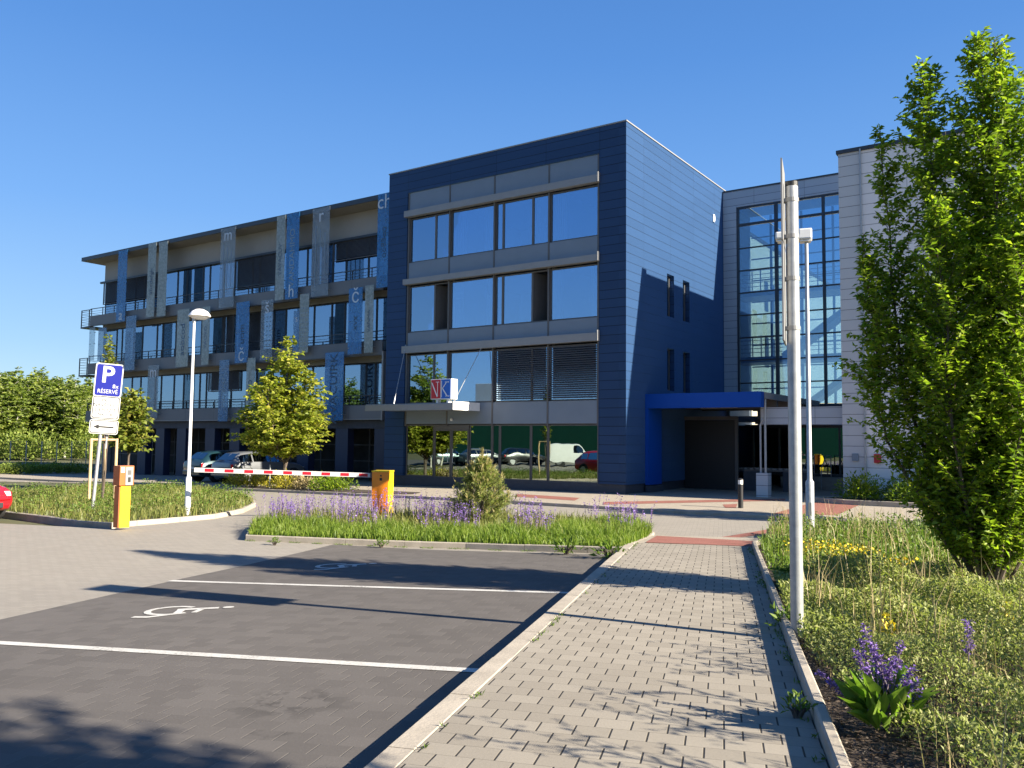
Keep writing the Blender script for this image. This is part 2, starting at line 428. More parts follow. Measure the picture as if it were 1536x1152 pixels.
def leaves(base, d, ln, wd, rng, fold=0.25, up=None):
    """folded leaf blades: base, left, tip, right"""
    n = len(base); d = unit(d)
    ref = rng.normal(0, 0.45, (n, 3)); ref[:, 2] += 1
    sd = unit(np.cross(d, ref)); nr = np.cross(sd, d)
    mid = base + d*(ln*0.45)[:, None]
    v = np.stack([base, mid + sd*(wd*0.5)[:, None] + nr*(wd*fold)[:, None], base + d*ln[:, None] - nr*(ln*0.12)[:, None], mid - sd*(wd*0.5)[:, None] + nr*(wd*fold)[:, None]], 1).reshape(-1, 3)
    k = np.arange(n)[:, None]*4
    t = np.concatenate([k+np.array([0, 2, 1]), k+np.array([0, 3, 2])], 1).reshape(-1, 3)
    return v, t
def join(parts):
    V = []; T = []; o = 0
    for v, t in parts: V.append(v); T.append(t+o); o += len(v)
    return np.concatenate(V), np.concatenate(T)

# ================================================================== SETTING: ground, road, paths
m_soil = M('soil', (0.05, 0.036, 0.026), 0.95, var=0.4, scale=8, bmp=0.6)
m_field = M('meadow_ground', (0.075, 0.075, 0.03), 0.95, var=0.35, scale=0.6, bmp=0.3)
m_road = pavers('road_paving', (0.285, 0.258, 0.220), (0.315, 0.286, 0.243), (0.22, 0.20, 0.172), 0.2, 0.1, True, var=0.06, msize=0.004, big=0.16)
m_lot = pavers('parking_paving', (0.112, 0.101, 0.092), (0.136, 0.123, 0.112), (0.160, 0.144, 0.126), 0.2, 0.165, True, var=0.15, msize=0.0035, stain=0.55, big=0.26, rowjoint=0.25)
m_path = pavers('path_paving', (0.275, 0.245, 0.200), (0.330, 0.296, 0.243), (0.050, 0.044, 0.037), 0.2, 0.165, True, var=0.12, msize=0.0048, big=0.27, rowjoint=0.38)
m_walk = pavers('forecourt_paving', (0.35, 0.305, 0.245), (0.39, 0.34, 0.275), (0.26, 0.23, 0.19), 0.2, 0.1, False, var=0.08, msize=0.004, big=0.15)
m_red = pavers('red_tactile_paving', (0.27, 0.110, 0.085), (0.32, 0.135, 0.105), (0.21, 0.12, 0.095), 0.2, 0.1, False, var=0.12, msize=0.005, big=0.2)
m_kerb = M('kerb_concrete', (0.33, 0.29, 0.235), 0.9, var=0.16, scale=3, bmp=0.35)
m_paint, nt_, b_ = node_mat('road_paint')
_p = position(nt_); _w = mathn(nt_, 'ADD', mathn(nt_, 'MULTIPLY', noise(nt_, _p, 38, 4, 0.7), 0.6), mathn(nt_, 'MULTIPLY', noise(nt_, _p, 2.2, 3), 0.4))
nt_.links.new(ramp(nt_, _w, [(0.33, (0.13, 0.12, 0.11)), (0.42, (0.42, 0.405, 0.37)), (0.6, (0.56, 0.545, 0.51))]), b_.inputs['Base Color']); b_.inputs['Roughness'].default_value = 0.8
m_asph = M('asphalt', (0.08, 0.077, 0.073), 0.9, var=0.2, scale=5, bmp=0.5)

# one sheet of land out to the horizon
def axis(lo, hi, near_lo, near_hi, step):
    a = list(np.arange(near_lo, near_hi+step, step)); s = step; x = near_hi
    while x < hi: s *= 1.35; x += s; a.append(x)
    s = step; x = near_lo
    while x > lo: s *= 1.35; x -= s; a.insert(0, x)
    return a
gx, gy = axis(-1500, 1500, -60, 30, 1.0), axis(-1500, 1500, -30, 50, 1.0)
vv = [(x, y, (z_road(x, y) if (abs(x) < 90 and abs(y) < 90) else -0.1) - 0.07) for y in gy for x in gx]
nx = len(gx)
ff = [(j*nx+i, j*nx+i+1, (j+1)*nx+i+1, (j+1)*nx+i) for j in range(len(gy)-1) for i in range(nx-1)]
me = bpy.data.meshes.new('ground'); me.from_pydata(vv, [], ff); struct('ground', me, m_field)

PATH_L, PATH_R = -1.62, 0.50
lot_edge = [G(-560, 1010), G(0, 930), G(275, 868), G(480, 822), G(500, 817)]
# drive (pale block paving) that wraps round the islands
road_poly = [XY(-14, -1.60), XY(15.4, -1.60), XY(16.4, 0.5), XY(19.5, 0.9), (0, 19.6), (14, 17.0), (30, 15.0), (30, 24), (14, 24),
             (-3, 22.6), (-10.1, 22.35), (-60, 22.35), (-60, 19.5), (-40, 18.0), (-23, 15.5), (-18, 10.6),
             (-24, 9.2), (-45, 7.0), (-45, -14), XY(-14, -14)]
sheet('road', road_poly, z_road, 0.0, 0.8, m_road)
lot_poly = [tuple(G(-900, 1075)[:2]), *[tuple(p[:2]) for p in lot_edge], tuple(G(935, 833)[:2]), XY(13.9, -1.61), XY(-10, -1.61), XY(-10, -9)]
sheet('parking_bay_paving', lot_poly, z_road, 0.005, 0.6, m_lot)
# painted bay lines
def stripe(name, a, b, wd, zf=z_road, dz=0.010, mat=None):
    a, b = Vector(a[:2]), Vector(b[:2]); t = (b-a).normalized(); n = Vector((-t.y, t.x))*wd/2
    return sheet(name, [a-n, b-n, b+n, a+n], zf, dz, 0.5, mat or m_paint)
kz = G(722, 1008); stripe('bay_line', G(-330, 946), kz, 0.12)
stripe('bay_line', G(255, 872), G(858, 890.5), 0.12)
# wheelchair marks: strokes swept flat on the paving
def wheel_mark(o, ux, uy, s):
    """o origin, ux along, uy across (ground vectors), s size"""
    mb = MB()
    def stroke(pts, wd):
        for i in range(len(pts)-1):
            a, b = [o + ux*(q[0]*s) + uy*(q[1]*s) for q in pts[i:i+2]]
            t = (b-a).normalized(); n = Vector((-t.y, t.x))*wd*s/2; e = t*0.02*s
            mb.quad(*[(q.x, q.y, z_road(q.x, q.y)+0.011+0.0007*(i % 2)) for q in (a-n-e, b-n+e, b+n+e, a+n-e)])
    arc = [(0.42+0.30*math.cos(a), 0.0+0.30*math.sin(a)) for a in np.linspace(R(55), R(320), 16)]
    stroke(arc, 0.085)
    stroke([(0.98, -0.02), (0.50, -0.04)], 0.12); stroke([(0.54, -0.04), (0.50, 0.30)], 0.10); stroke([(0.50, 0.28), (0.18, 0.42), (0.02, 0.36)], 0.10)
    stroke([(0.80, -0.02), (0.72, 0.24)], 0.08)
    c = o + ux*(1.12*s) + uy*(-0.02*s)
    ring = [c + ux*(0.075*s*math.cos(a)) + uy*(0.075*s*math.sin(a)) for a in np.linspace(0, 2*PI, 13)[:-1]]
    n = len(mb.v); mb.v += [(q.x, q.y, z_road(q.x, q.y)+0.0115) for q in ring]; mb.f.append(tuple(range(n, n+12)))
    return struct('wheelchair_mark', mb.mesh('wheelchair_mark'), m_paint)
for pa, pb in (((206, 920), (352, 912)), ((466, 852), (566, 846))):
    a, b = G(*pa), G(*pb); a, b = Vector(a[:2]), Vector(b[:2]); t = (b-a).normalized(); n = Vector((-t.y, t.x))
    wheel_mark(a, t, -n, (b-a).length/1.2)

# footpath with its kerbs
path_poly = [XY(-8, PATH_L+0.10), XY(15.35, PATH_L+0.10), XY(15.6, PATH_R), XY(-8, PATH_R)]
sheet('footpath', path_poly, z_walk, 0.0, 0.7, m_path)
kerb('path_kerb', [XY(-8, PATH_L+0.02), XY(15.2, PATH_L+0.02)], 0.16, 0.004, 0.2, z_walk, m_kerb)
kerb('path_edging', [XY(-8, PATH_R+0.04), XY(15.4, PATH_R+0.04), XY(15.9, PATH_R+0.16)], 0.07, 0.10, 0.12, z_walk, m_kerb)
# red warning strips where the path meets the drive
def quadsheet(name, pix, zf, dz, mat): return sheet(name, [G(px, py, zf) for px, py in pix], zf, dz, 0.5, mat)
ramp_z = lambda x, y: z_walk(x, y)
sheet('path_landing', [XY(15.35, PATH_L+0.10), XY(17.0, PATH_L-0.1), XY(17.4, PATH_R+0.3), XY(15.6, PATH_R)], z_walk, -0.004, 0.5, m_walk)
quadsheet('tactile_strip', [(968, 814), (985, 804), (1132, 812), (1132, 820)], z_walk, 0.006, m_red)
quadsheet('tactile_strip', [(1062, 809), (1085, 810), (1218, 789), (1186, 788)], z_road, 0.008, m_red)

# forecourt in front of the buildings, one kerb above the drive
fore_poly = [(-60, 22.45), (-34, 22.45), (-22.2, 22.45), (-10.1, 22.45), (-3, 22.7), (14, 24.1), (30, 24.1), (30, 60), (-60, 60)]
z0 = z_fore
sheet('forecourt', fore_poly, z0, 0.0, 2.0, m_walk)
kerb('forecourt_kerb', [(-60, 22.42), (-34, 22.42), (-22.2, 22.42), (-10.1, 22.42), (-3, 22.66), (14, 24.06), (30, 24.06)], 0.12, 0.006, 0.2, z0, m_kerb)
for pix in ([(776, 741), (870, 747), (862, 751), (772, 745)], [(905, 753), (1178, 748), (1178, 751), (905, 757)], [(1158, 771), (1240, 748), (1304, 751), (1255, 773)],
            [(1084, 757), (1106, 756), (1104, 762), (1088, 762)], [(1240, 747), (1385, 745), (1385, 748), (1240, 750)]):
    quadsheet('tactile_strip', pix, z0, 0.005, m_red)

# planted islands and beds (soil sheets inside kerbs)
isl = [tuple(G(px, py, z_road, 0.1)[:2]) for px, py in ((372, 803), (520, 809), (700, 815), (932, 822), (972, 806), (978, 799))] + \
      [tuple(G(px, py, z_road, 0.1)[:2]) for px, py in ((950, 786), (840, 779), (700, 773), (520, 771), (420, 773), (382, 787))]
sheet('island_bed', isl, z_bed, 0.0, 0.6, m_soil)
kerb('island_kerb', isl, 0.10, 0.115, 0.1, z_road, m_kerb, closed=True)
lawn = [tuple(G(px, py, z_road, 0.1)[:2]) for px, py in ((-20, 765), (30, 770), (80, 776), (120, 782), (165, 785), (240, 779), (320, 772), (362, 764), (381, 755), (375, 746), (340, 738), (250, 730), (120, 724), (0, 722))] + [(-44, 16.8), (-44, 8.2)]
sheet('island_lawn', lawn, z_bed, 0.0, 0.8, m_field)
kerb('island_kerb', lawn, 0.12, 0.115, 0.1, z_road, m_kerb, closed=True)
rbed = [XY(-6, PATH_R+0.08), XY(15.4, PATH_R+0.08), XY(16.0, PATH_R+0.25)] + [tuple(G(px, py, z_road, 0.05)[:2]) for px, py in ((1150, 799), (1260, 801), (1400, 806), (1560, 812))] + [(7, 15.5), (9, 8), (8, -6)]
z_rb = lambda x, y: z_walk(x, y) + 0.02
sheet('planting_bed', rbed, z_rb, 0.0, 0.6, m_soil)
fbed = [(-3.75, 22.9), (-3.1, 23.6), (-1.5, 24.3), (2, 25), (8, 25.6), (8, 22.95), (0, 22.75)]
sheet('flower_bed', fbed, z0, 0.02, 0.8, m_soil)
kerb('flower_bed_kerb', fbed, 0.1, 0.06, 0.1, z0, m_kerb, closed=True)
gbed = [(-7.4, 28.6), (-6.3, 28.1), (4, 28.1), (4, 29.95), (-6.7, 29.95)]
sheet('wall_bed', gbed, z0, 0.12, 0.8, m_soil)
kerb('wall_bed_kerb', gbed, 0.12, 0.16, 0.05, z0, m_kerb, closed=True)
cbed = [(-29.2, 22.55), (-20.6, 22.55), (-20.0, 23.1), (-20.4, 24.0), (-29.2, 24.2)]
sheet('shrub_bed', cbed, z0, 0.02, 0.8, m_soil)

# ================================================================== BUILDINGS
m_navy = cladding('navy_cladding', (0.019, 0.048, 0.116), 0.343, 2.433, 0, -0.142, rough=0.5, metal=0.0, joint=0.25, var=0.13, spec=0.15, sheen=1.0)
m_navy_side = cladding('navy_cladding_side', (0.019, 0.048, 0.116), 0.343, 2.55, 1, 0.2, rough=0.5, metal=0.0, joint=0.25, var=0.13, spec=0.15, sheen=1.0)
m_grey_panel = M('grey_panel', (0.165, 0.205, 0.255), 0.5, 0.0, var=0.05, scale=1.5)
m_ledge = M('ledge_aluminium', (0.245, 0.245, 0.245), 0.5, 0.1, var=0.06, scale=2)
m_frame = M('frame_grey', (0.10, 0.096, 0.094), 0.5, 0.0, var=0.06)
m_frame_dark = M('frame_dark', (0.035, 0.04, 0.05), 0.4, 0.2, var=0.08)
m_plinth = M('plinth_dark', (0.045, 0.05, 0.065), 0.7, var=0.15)
m_white = M('white_metal', (0.78, 0.77, 0.74), 0.45, var=0.04)
m_steel = M('galvanised_steel', (0.36, 0.37, 0.38), 0.45, 0.4, var=0.14, scale=14)
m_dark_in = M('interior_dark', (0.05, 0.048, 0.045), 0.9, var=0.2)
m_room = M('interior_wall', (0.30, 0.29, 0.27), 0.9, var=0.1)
m_curtain = M('curtain', (0.80, 0.80, 0.78), 0.9, var=0.08, scale=3)
m_blind = M('blind_slats', (0.115, 0.11, 0.115), 0.6, var=0.15, scale=2)
m_glass = glass('window_glass', (0.50, 0.72, 0.98), (0.62, 0.70, 0.75), 0.40, wavy=0.12)
m_glass_g = glass('ground_glass', (0.72, 0.86, 0.78), (0.20, 0.24, 0.23), 0.36, wavy=0.22)
m_glass_link = glass('clear_glass', (0.62, 0.82, 1.0), (0.46, 0.62, 0.72), 0.27)
m_banner_blue = glass('printed_glass_blue', (0.05, 0.18, 0.42), (0.16, 0.42, 0.66), 0.10, 0.2)
m_roof = M('roof_dark', (0.10, 0.105, 0.11), 0.8)
m_silver = M('silver_letter', (0.52, 0.57, 0.62), 0.5, var=0.03)
m_black = M('black', (0.012, 0.012, 0.013), 0.5, var=0.1)
m_red = M('red_paint', (0.46, 0.008, 0.02), 0.35, var=0.05)

# ------------------------------------------------ blue tower
XL, XR, Y0, Y1, ZT = -25.82, -13.82, 27.77, 38.4, 14.0
tower = thing('office_tower', 'navy blue panelled four storey office block with big square windows and glazed ground floor', 'building', ((XL+XR)/2, (Y0+Y1)/2, 0))
OX0, OX1, OZ0, OZ1 = -24.70, -14.97, 0.30, 12.98
wall = MB().box(XL, OX0, Y0, Y0+0.3, 0.34, ZT).box(OX1, XR-0.3, Y0, Y0+0.3, 0.34, ZT).box(OX0, OX1, Y0, Y0+0.3, OZ1, ZT)
front_wall = part('front_wall', wall, m_navy, tower)
sw = MB()
slots = [(31.50, 32.22), (33.15, 33.88)]; zs = [(4.02, 5.76), (7.07, 8.83)]
ys = [Y0] + [v for s in slots for v in s] + [Y1]
for i in range(0, len(ys)-1):
    if i % 2 == 0: sw.box(XR-0.3, XR, ys[i], ys[i+1], 0.34, ZT)
    else:
        sw.box(XR-0.3, XR, ys[i], ys[i+1], 0.34, zs[0][0]).box(XR-0.3, XR, ys[i], ys[i+1], zs[0][1], zs[1][0]).box(XR-0.3, XR, ys[i], ys[i+1], zs[1][1], ZT)
side_wall = part('side_wall', sw, m_navy_side, tower)
part('rear_wall', MB().box(XL, XL+0.3, Y0+0.3, Y1, 0.34, ZT).box(XL+0.3, XR-0.3, Y1-0.3, Y1, 0.34, ZT), m_navy_side, tower)
part('roof', MB().box(XL+0.3, XR-0.3, Y0+0.3, Y1-0.3, 13.5, 13.7), m_roof, tower)
cap = MB().box(XL-0.03, XR+0.03, Y0-0.03, Y0+0.32, ZT+0.002, ZT+0.05).box(XR-0.32, XR+0.03, Y0+0.32, Y1+0.03, ZT+0.002, ZT+0.05).box(XL-0.03, XL+0.32, Y0+0.32, Y1+0.03, ZT+0.002, ZT+0.05)
part('parapet_cap', cap, m_ledge, tower)
part('plinth', MB().box(XL+0.06, XR-0.06, Y0+0.07, Y1-0.1, -0.5, 0.338), m_plinth, tower)
for y0, y1 in slots:
    for z0_, z1_ in zs:
        wn = part('slot_window', MB().box(XR-0.26, XR-0.20, y0, y0+0.07, z0_, z1_).box(XR-0.26, XR-0.20, y1-0.07, y1, z0_, z1_).box(XR-0.26, XR-0.20, y0+0.07, y1-0.07, z0_, z0_+0.07).box(XR-0.26, XR-0.20, y0+0.07, y1-0.07, z1_-0.07, z1_), m_frame, tower)
        part('pane', MB().box(XR-0.25, XR-0.235, y0+0.07, y1-0.07, z0_+0.07, z1_-0.07), m_glass, wn)
part('wall_vent', MB().box(XR, XR+0.05, 36.7, 36.86, 12.15, 12.5).box(XR+0.05, XR+0.08, 36.74, 36.82, 12.2, 12.42), m_white, tower)
part('wall_lamp', MB().lathe((XR+0.02, 28.55, 2.95), [(0.0, 0), (0.11, 0.0), (0.12, 0.06), (0.08, 0.1), (0, 0.11)], 14, (1, 0, 0)), m_black, tower)
# floors and rooms behind the glass
inn = MB()
for z in (2.62, 5.80, 8.95, 12.1): inn.box(XL+0.3, XR-0.3, Y0+0.42, Y1-0.3, z, z+0.3)
part('floor_slab', inn, m_room, tower)
rb = MB()
for z0_, z1_ in ((2.92, 5.8), (6.1, 8.95), (9.25, 12.1)):
    rb.box(XL+0.3, XR-0.3, Y0+5.5, Y0+5.6, z0_, z1_)
    for x in (-22.3, -17.25): rb.box(x-0.05, x+0.05, Y0+0.45, Y0+5.5, z0_, z1_)
part('partition_wall', rb, m_room, tower)
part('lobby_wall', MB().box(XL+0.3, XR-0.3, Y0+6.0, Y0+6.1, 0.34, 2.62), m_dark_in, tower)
BAY = [-24.63, -22.30, -19.92, -17.25, -15.02]
ROWS = [(9.80, 11.80), (6.66, 8.72), (3.50, 5.66)]
SPAN = [(12.14, 12.97), (9.05, 9.78), (6.05, 6.64), (2.60, 3.48)]
LEDGE = [(11.84, 12.12), (8.78, 9.03), (5.72, 6.03)]
for zi, (z0_, z1_) in enumerate(SPAN):
    for b in range(4):
        part('spandrel_panel', MB().box(BAY[b]+0.035, BAY[b+1]-0.035, Y0+0.05, Y0+0.11, z0_, z1_), m_grey_panel, tower)
for i, (z0_, z1_) in enumerate(LEDGE):
    part('ledge', MB().box(-24.76, -14.99, Y0-0.16, Y0+0.10, z0_+0.003, z1_), m_ledge, tower)
    part('ledge_end', MB().box(-14.985, -14.93, Y0-0.17, Y0+0.02, z0_, z1_+0.10), m_ledge, tower)
mu = MB().box(OX0, OX1, Y0+0.16, Y0+0.26, 12.05, 12.975)
for x in BAY: mu.box(x-0.034, x+0.034, Y0+0.03, Y0+0.28, 2.5, 12.97)
for z0_, z1_ in SPAN[1:]: mu.box(OX0+0.01, OX1-0.01, Y0+0.13, Y0+0.27, z0_-0.02, z1_+0.02)
part('mullions', mu, m_frame, tower)
def window(x0, x1, z0, z1, y, parent, fr=0.05, mat=m_frame, gl=m_glass, d=0.07, name='window', open_=False):
    f = MB().box(x0, x0+fr, y, y+d, z0, z1).box(x1-fr, x1, y, y+d, z0, z1).box(x0+fr, x1-fr, y, y+d, z0, z0+fr).box(x0+fr, x1-fr, y, y+d, z1-fr, z1)
    o = part(name, f, mat, parent)
    if not open_: part('pane', MB().box(x0+fr, x1-fr, y+d*0.45, y+d*0.6, z0+fr, z1-fr), gl, o)
    else:  # a sash swung inwards
        w_ = x1-x0-2*fr; a = R(72)
        c = Vector((x0+fr+w_/2*math.cos(a), y+d+w_/2*math.sin(a), (z0+z1)/2))
        part('open_sash', MB().obox(c, Vector((math.cos(a), math.sin(a), 0))*w_/2, Vector((-math.sin(a), math.cos(a), 0))*0.02, (0, 0, (z1-z0)/2-fr)), mat, o)
    return o
rng = np.random.default_rng(3)
for ri, (z0_, z1_) in enumerate(ROWS):
    splits = {0: [-24.60, -23.13, -22.34], 1: [-22.26, -19.96], 2: [-19.88, -19.52, -18.06, -17.29] if ri < 2 else [-19.88, -18.06, -17.29], 3: [-17.21, -15.05]}
    for b in range(4):
        s_ = splits[b]
        for k in range(len(s_)-1):
            op = ri == 1 and ((b == 0 and k == 1) or (b == 2 and k == 2))
            wn = window(s_[k], s_[k+1], z0_, z1_, Y0+0.13, tower, 0.045, open_=op)
            if ri < 2 and not op and k != 1:
                wdt = s_[k+1]-s_[k]
                cu = MB(); n = 10; cw = wdt*rng.uniform(0.12, 0.3); xa = s_[k]+0.05
                for side in (0, 1):
                    if side and rng.random() < 0.4: continue
                    x_ = xa if not side else s_[k+1]-0.05-cw
                    for i in range(n):
                        cu.box(x_+cw*i/n, x_+cw*(i+0.8)/n, Y0+0.33+0.04*(i % 2), Y0+0.36+0.04*(i % 2), z0_+0.05, z1_-0.03)
                part('curtain', cu, m_curtain, wn)
# venetian blinds let down on the first floor
for b in (2, 3):
    bl = MB(); x0, x1 = BAY[b]+0.05, BAY[b+1]-0.05
    for i in range(24):
        z = 3.62 + i*0.085
        bl.obox(((x0+x1)/2, Y0-0.02, z), ((x1-x0)/2, 0, 0), (0, 0.03, 0.022), (0, -0.0012, 0.002))
    part('venetian_blind', bl, m_blind, tower)
# ground floor glazing and double door
GX = [-24.63, -23.05, -21.13, -19.97, -19.58, -18.07, -17.27, -15.03]
for i in range(len(GX)-1):
    if i == 1: continue
    window(GX[i]+0.01, GX[i+1]-0.01, 0.34, 2.56, Y0+0.12, tower, 0.04, m_frame, m_glass_g, name='shop_window' if False else 'ground_window')
for x0, x1 in ((-23.02, -22.10), (-22.08, -21.16)):
    d = window(x0, x1, 0.30, 2.36, Y0+0.10, tower, 0.06, m_frame, m_glass_g, name='door')
    part('handle', MB().tube([(x1-0.12 if x0 < -22.5 else x0+0.12, Y0+0.05, 0.95), (x1-0.12 if x0 < -22.5 else x0+0.12, Y0+0.05, 1.55)], 0.016, 8), m_steel, d)
part('door_transom', MB().box(-23.04, -21.14, Y0+0.1, Y0+0.2, 2.365, 2.56), m_frame, tower)
part('door_lamp', MB().sphere((-22.0, Y0-0.02, 2.78), 0.06, 0.05, 0.06), m_white, tower)
# entrance canopy with its rods and the lettered cube on top
cy = 25.97
can = part('canopy', MB().box(-25.28, -20.54, cy+0.02, Y0-0.005, 3.16, 3.40), m_grey_panel, tower)
part('canopy_edge', MB().box(-25.30, -20.545, cy, cy+0.018, 3.12, 3.36), m_ledge, can)
part('canopy_edge', MB().box(-20.538, -20.51, cy, Y0-0.01, 3.12, 3.46), m_white, can)  # end face coloured white for the sun that falls on it
for a, b in (((-20.31, Y0-0.02, 6.0), (-20.95, 26.55, 3.42)), ((-24.63, Y0-0.02, 6.1), (-24.05, 26.4, 3.42))):
    a, b = Vector(a), Vector(b); t = (b-a).normalized()
    part('hanger_rod', MB().tube([a, a+t*0.3, a+t*0.31, b-t*0.35, b-t*0.34, b], [0.028, 0.028, 0.014, 0.014, 0.03, 0.03], 8), m_steel, can)
SX0, SX1, SZ0, SZ1, SY = -21.86, -20.80, 3.56, 4.38, 26.2
sg = part('logo_sign', MB().box(SX0, SX1, SY, SY+0.42, SZ0, SZ1), m_white, tower, bevel=0.01)
for x in (SX0+0.25, SX1-0.25): part('sign_foot', MB().box(x-0.05, x+0.05, SY+0.1, SY+0.3, 3.40, SZ0), m_white, sg)
xm = (SX0+SX1)/2
part('red_face', MB().box(SX0+0.03, xm-0.02, SY-0.012, SY-0.002, SZ0+0.03, SZ1-0.03), m_red, sg)
m_bluep = M('sign_blue', (0.008, 0.11, 0.48), 0.35, var=0.04)
part('blue_face', MB().box(xm+0.02, SX1-0.04, SY-0.012, SY-0.002, SZ0+0.03, SZ1-0.03), m_bluep, sg)
let = MB()
def strokes(ps, wds, y):
    for (a, b), w_ in zip(ps, wds):
        a, b = Vector((a[0], y, a[1])), Vector((b[0], y, b[1])); t = (b-a).normalized(); n = Vector((-t.z, 0, t.x))
        let.obox((a+b)/2, (b-a)/2, Vector((0, 0.006, 0)), n*w_/2)
strokes([((SX0+0.08, SZ1-0.16), (SX0+0.36, SZ0+0.10)), ((SX0+0.37, SZ1-0.13), (SX0+0.37, SZ0+0.10)), ((SX0+0.28, SZ1-0.12), (SX0+0.46, SZ1-0.12)), ((SX0+0.05, SZ1-0.14), (SX0+0.12, SZ1-0.17))], (0.045, 0.022, 0.022, 0.022), SY-0.018)
strokes([((xm+0.05, SZ1-0.08), (xm+0.05, SZ0+0.08)), ((xm+0.08, SZ0+0.42), (xm+0.30, SZ1-0.14)), ((xm+0.08, SZ0+0.46), (xm+0.34, SZ0+0.12)), ((xm+0.22, SZ1-0.13), (xm+0.42, SZ1-0.13)), ((xm+0.25, SZ0+0.12), (xm+0.44, SZ0+0.12))], (0.022, 0.026, 0.045, 0.022, 0.022), SY-0.018)
part('lettering', let, m_white, sg)

# ------------------------------------------------ long wing with the printed glass banners
wing = thing('office_wing', 'long grey office wing with window bands, walkways and hanging printed glass strips', 'building', (-39.5, 34, 0))
WX0, WX1, WG, WS = -52.6, -25.84, 29.67, 28.77
m_render = M('render_grey', (0.31, 0.295, 0.28), 0.9, var=0.06, scale=1)
m_soffit = M('soffit_tan', (0.25, 0.235, 0.21), 0.8, var=0.06, scale=1)
m_spd = cladding('wing_spandrel', (0.16, 0.163, 0.17), 3.1, 2.6, 0, 0.7, rough=0.5, joint=0.3)
part('roof_slab', MB().box(WX0-0.9, WX1, 28.62, 43, 13.27, 13.44), m_soffit, wing)
part('roof_edge', MB().box(WX0-0.95, WX1, 28.56, 28.62, 13.28, 13.52).box(WX0-0.95, WX0-0.9, 28.62, 43, 13.28, 13.52), m_frame_dark, wing)
part('roof', MB().box(WX0-0.9, WX1, 28.63, 43, 13.445, 13.515), m_roof, wing)
part('upper_wall', MB().box(WX0, WX1, WG-0.02, WG+0.25, 11.98, 13.265), m_render, wing)
part('gable_wall', MB().box(WX0, WX0+0.25, WG+0.26, 43, -0.6, 13.265).box(WX0+0.25, WX1, 42.7, 43, 0, 13.265), m_render, wing)
WR = [(9.86, 11.92), (6.70, 8.80), (3.56, 5.62)]
SP = [(9.02, 9.64), (5.92, 6.56), (2.88, 3.52)]
part('beam', MB().box(WX0, WX1, WG-0.02, WG+0.25, 8.84, 9.82).box(WX0, WX1, WG-0.02, WG+0.25, 5.66, 6.66), m_soffit, wing)
part('head_rail', MB().box(WX0-0.35, WX1, WG-0.14, WG-0.022, 11.90, 12.02), m_frame_dark, wing)
fl = MB()
for z in (3.2, 6.2, 9.3): fl.box(WX0+0.3, WX1, WG+0.35, 42.6, z, z+0.25)
fl.box(WX0+0.3, WX1, 34.5, 34.6, 3.5, 13.2)
part('floor_slab', fl, m_room, wing)
for i, (z0_, z1_) in enumerate(SP):
    xe = -27.0
    part('walkway', MB().box(WX0, xe, WS+0.10, WG-0.03, z0_+0.12, z0_+0.20), m_frame_dark, wing)
    part('spandrel', MB().box(WX0, xe, WS, WS+0.08, z0_, z1_), m_spd, wing)
    part('spandrel_trim', MB().box(WX0, xe, WS-0.015, WS+0.095, z0_-0.05, z0_-0.002), m_ledge if i == 2 else m_frame, wing)
    rl = MB(); x = WX0+0.1
    while x < xe: rl.box(x-0.02, x+0.02, WS+0.02, WS+0.06, z1_, z1_+0.44); x += 1.3
    rl.box(WX0, xe, WS+0.015, WS+0.065, z1_+0.441, z1_+0.48)
    for k in (0.14, 0.28): rl.box(WX0, xe, WS+0.035, WS+0.05, z1_+k, z1_+k+0.015)
    part('railing', rl, m_frame_dark, wing)
part('end_plate', MB().box(-27.0, -26.9, WS-0.02, WG, 2.80, 6.05), m_ledge, wing)
# windows
xs = [WX0+0.05]; pat = [1.55, 0.62, 1.30, 0.95]; k = 0
while xs[-1] + pat[k % 4] < WX1-0.2: xs.append(xs[-1]+pat[k % 4]); k += 1
xs.append(WX1)
rg = random.Random(5)
def wx(px): return onY(px, 480, WG).x
blinds = {0: [(150, 241, 0.66), (352, 413, 0.80), (500, 567, 0.45)], 1: [(338, 352, 1.0), (372, 392, 1.0)], 2: [(318, 362, 0.5)]}
for r_i, (z0_, z1_) in enumerate(WR):
    for i in range(len(xs)-1):
        wn = window(xs[i]+0.012, xs[i+1]-0.012, z0_, z1_, WG+0.02, wing, 0.04, m_frame_dark, m_glass, 0.06)
        if rg.random() < 0.55:
            cu = MB(); wd_ = (xs[i+1]-xs[i])*rg.uniform(0.25, 0.9)
            for j in range(8): cu.box(xs[i]+0.05+wd_*j/8, xs[i]+0.05+wd_*(j+0.85)/8, WG+0.22+0.03*(j % 2), WG+0.25+0.03*(j % 2), z0_+0.05, z1_-0.04)
            part('curtain', cu, m_curtain, wn)
    for pa, pb, fr in blinds[r_i]:
        x0, x1 = wx(pa), wx(pb); x0 = max(x0, WX0+0.03)
        zb = z1_ - (z1_-z0_)*fr
        bl = MB(); n = int((z1_-zb)/0.06)
        for j in range(n): bl.obox(((x0+x1)/2, WG-0.06, z1_-0.03-j*0.06), ((x1-x0)/2, 0, 0), (0, 0.02, 0.022), (0, -0.002, 0.002))
        bl.box(x0, x1, WG-0.09, WG-0.03, zb-0.07, zb-0.02)
        for xx in (x0-0.03, x1+0.0): bl.box(xx, xx+0.03, WG-0.09, WG-0.03, zb-0.07, z1_)
        part('roller_blind', bl, m_blind, wing)
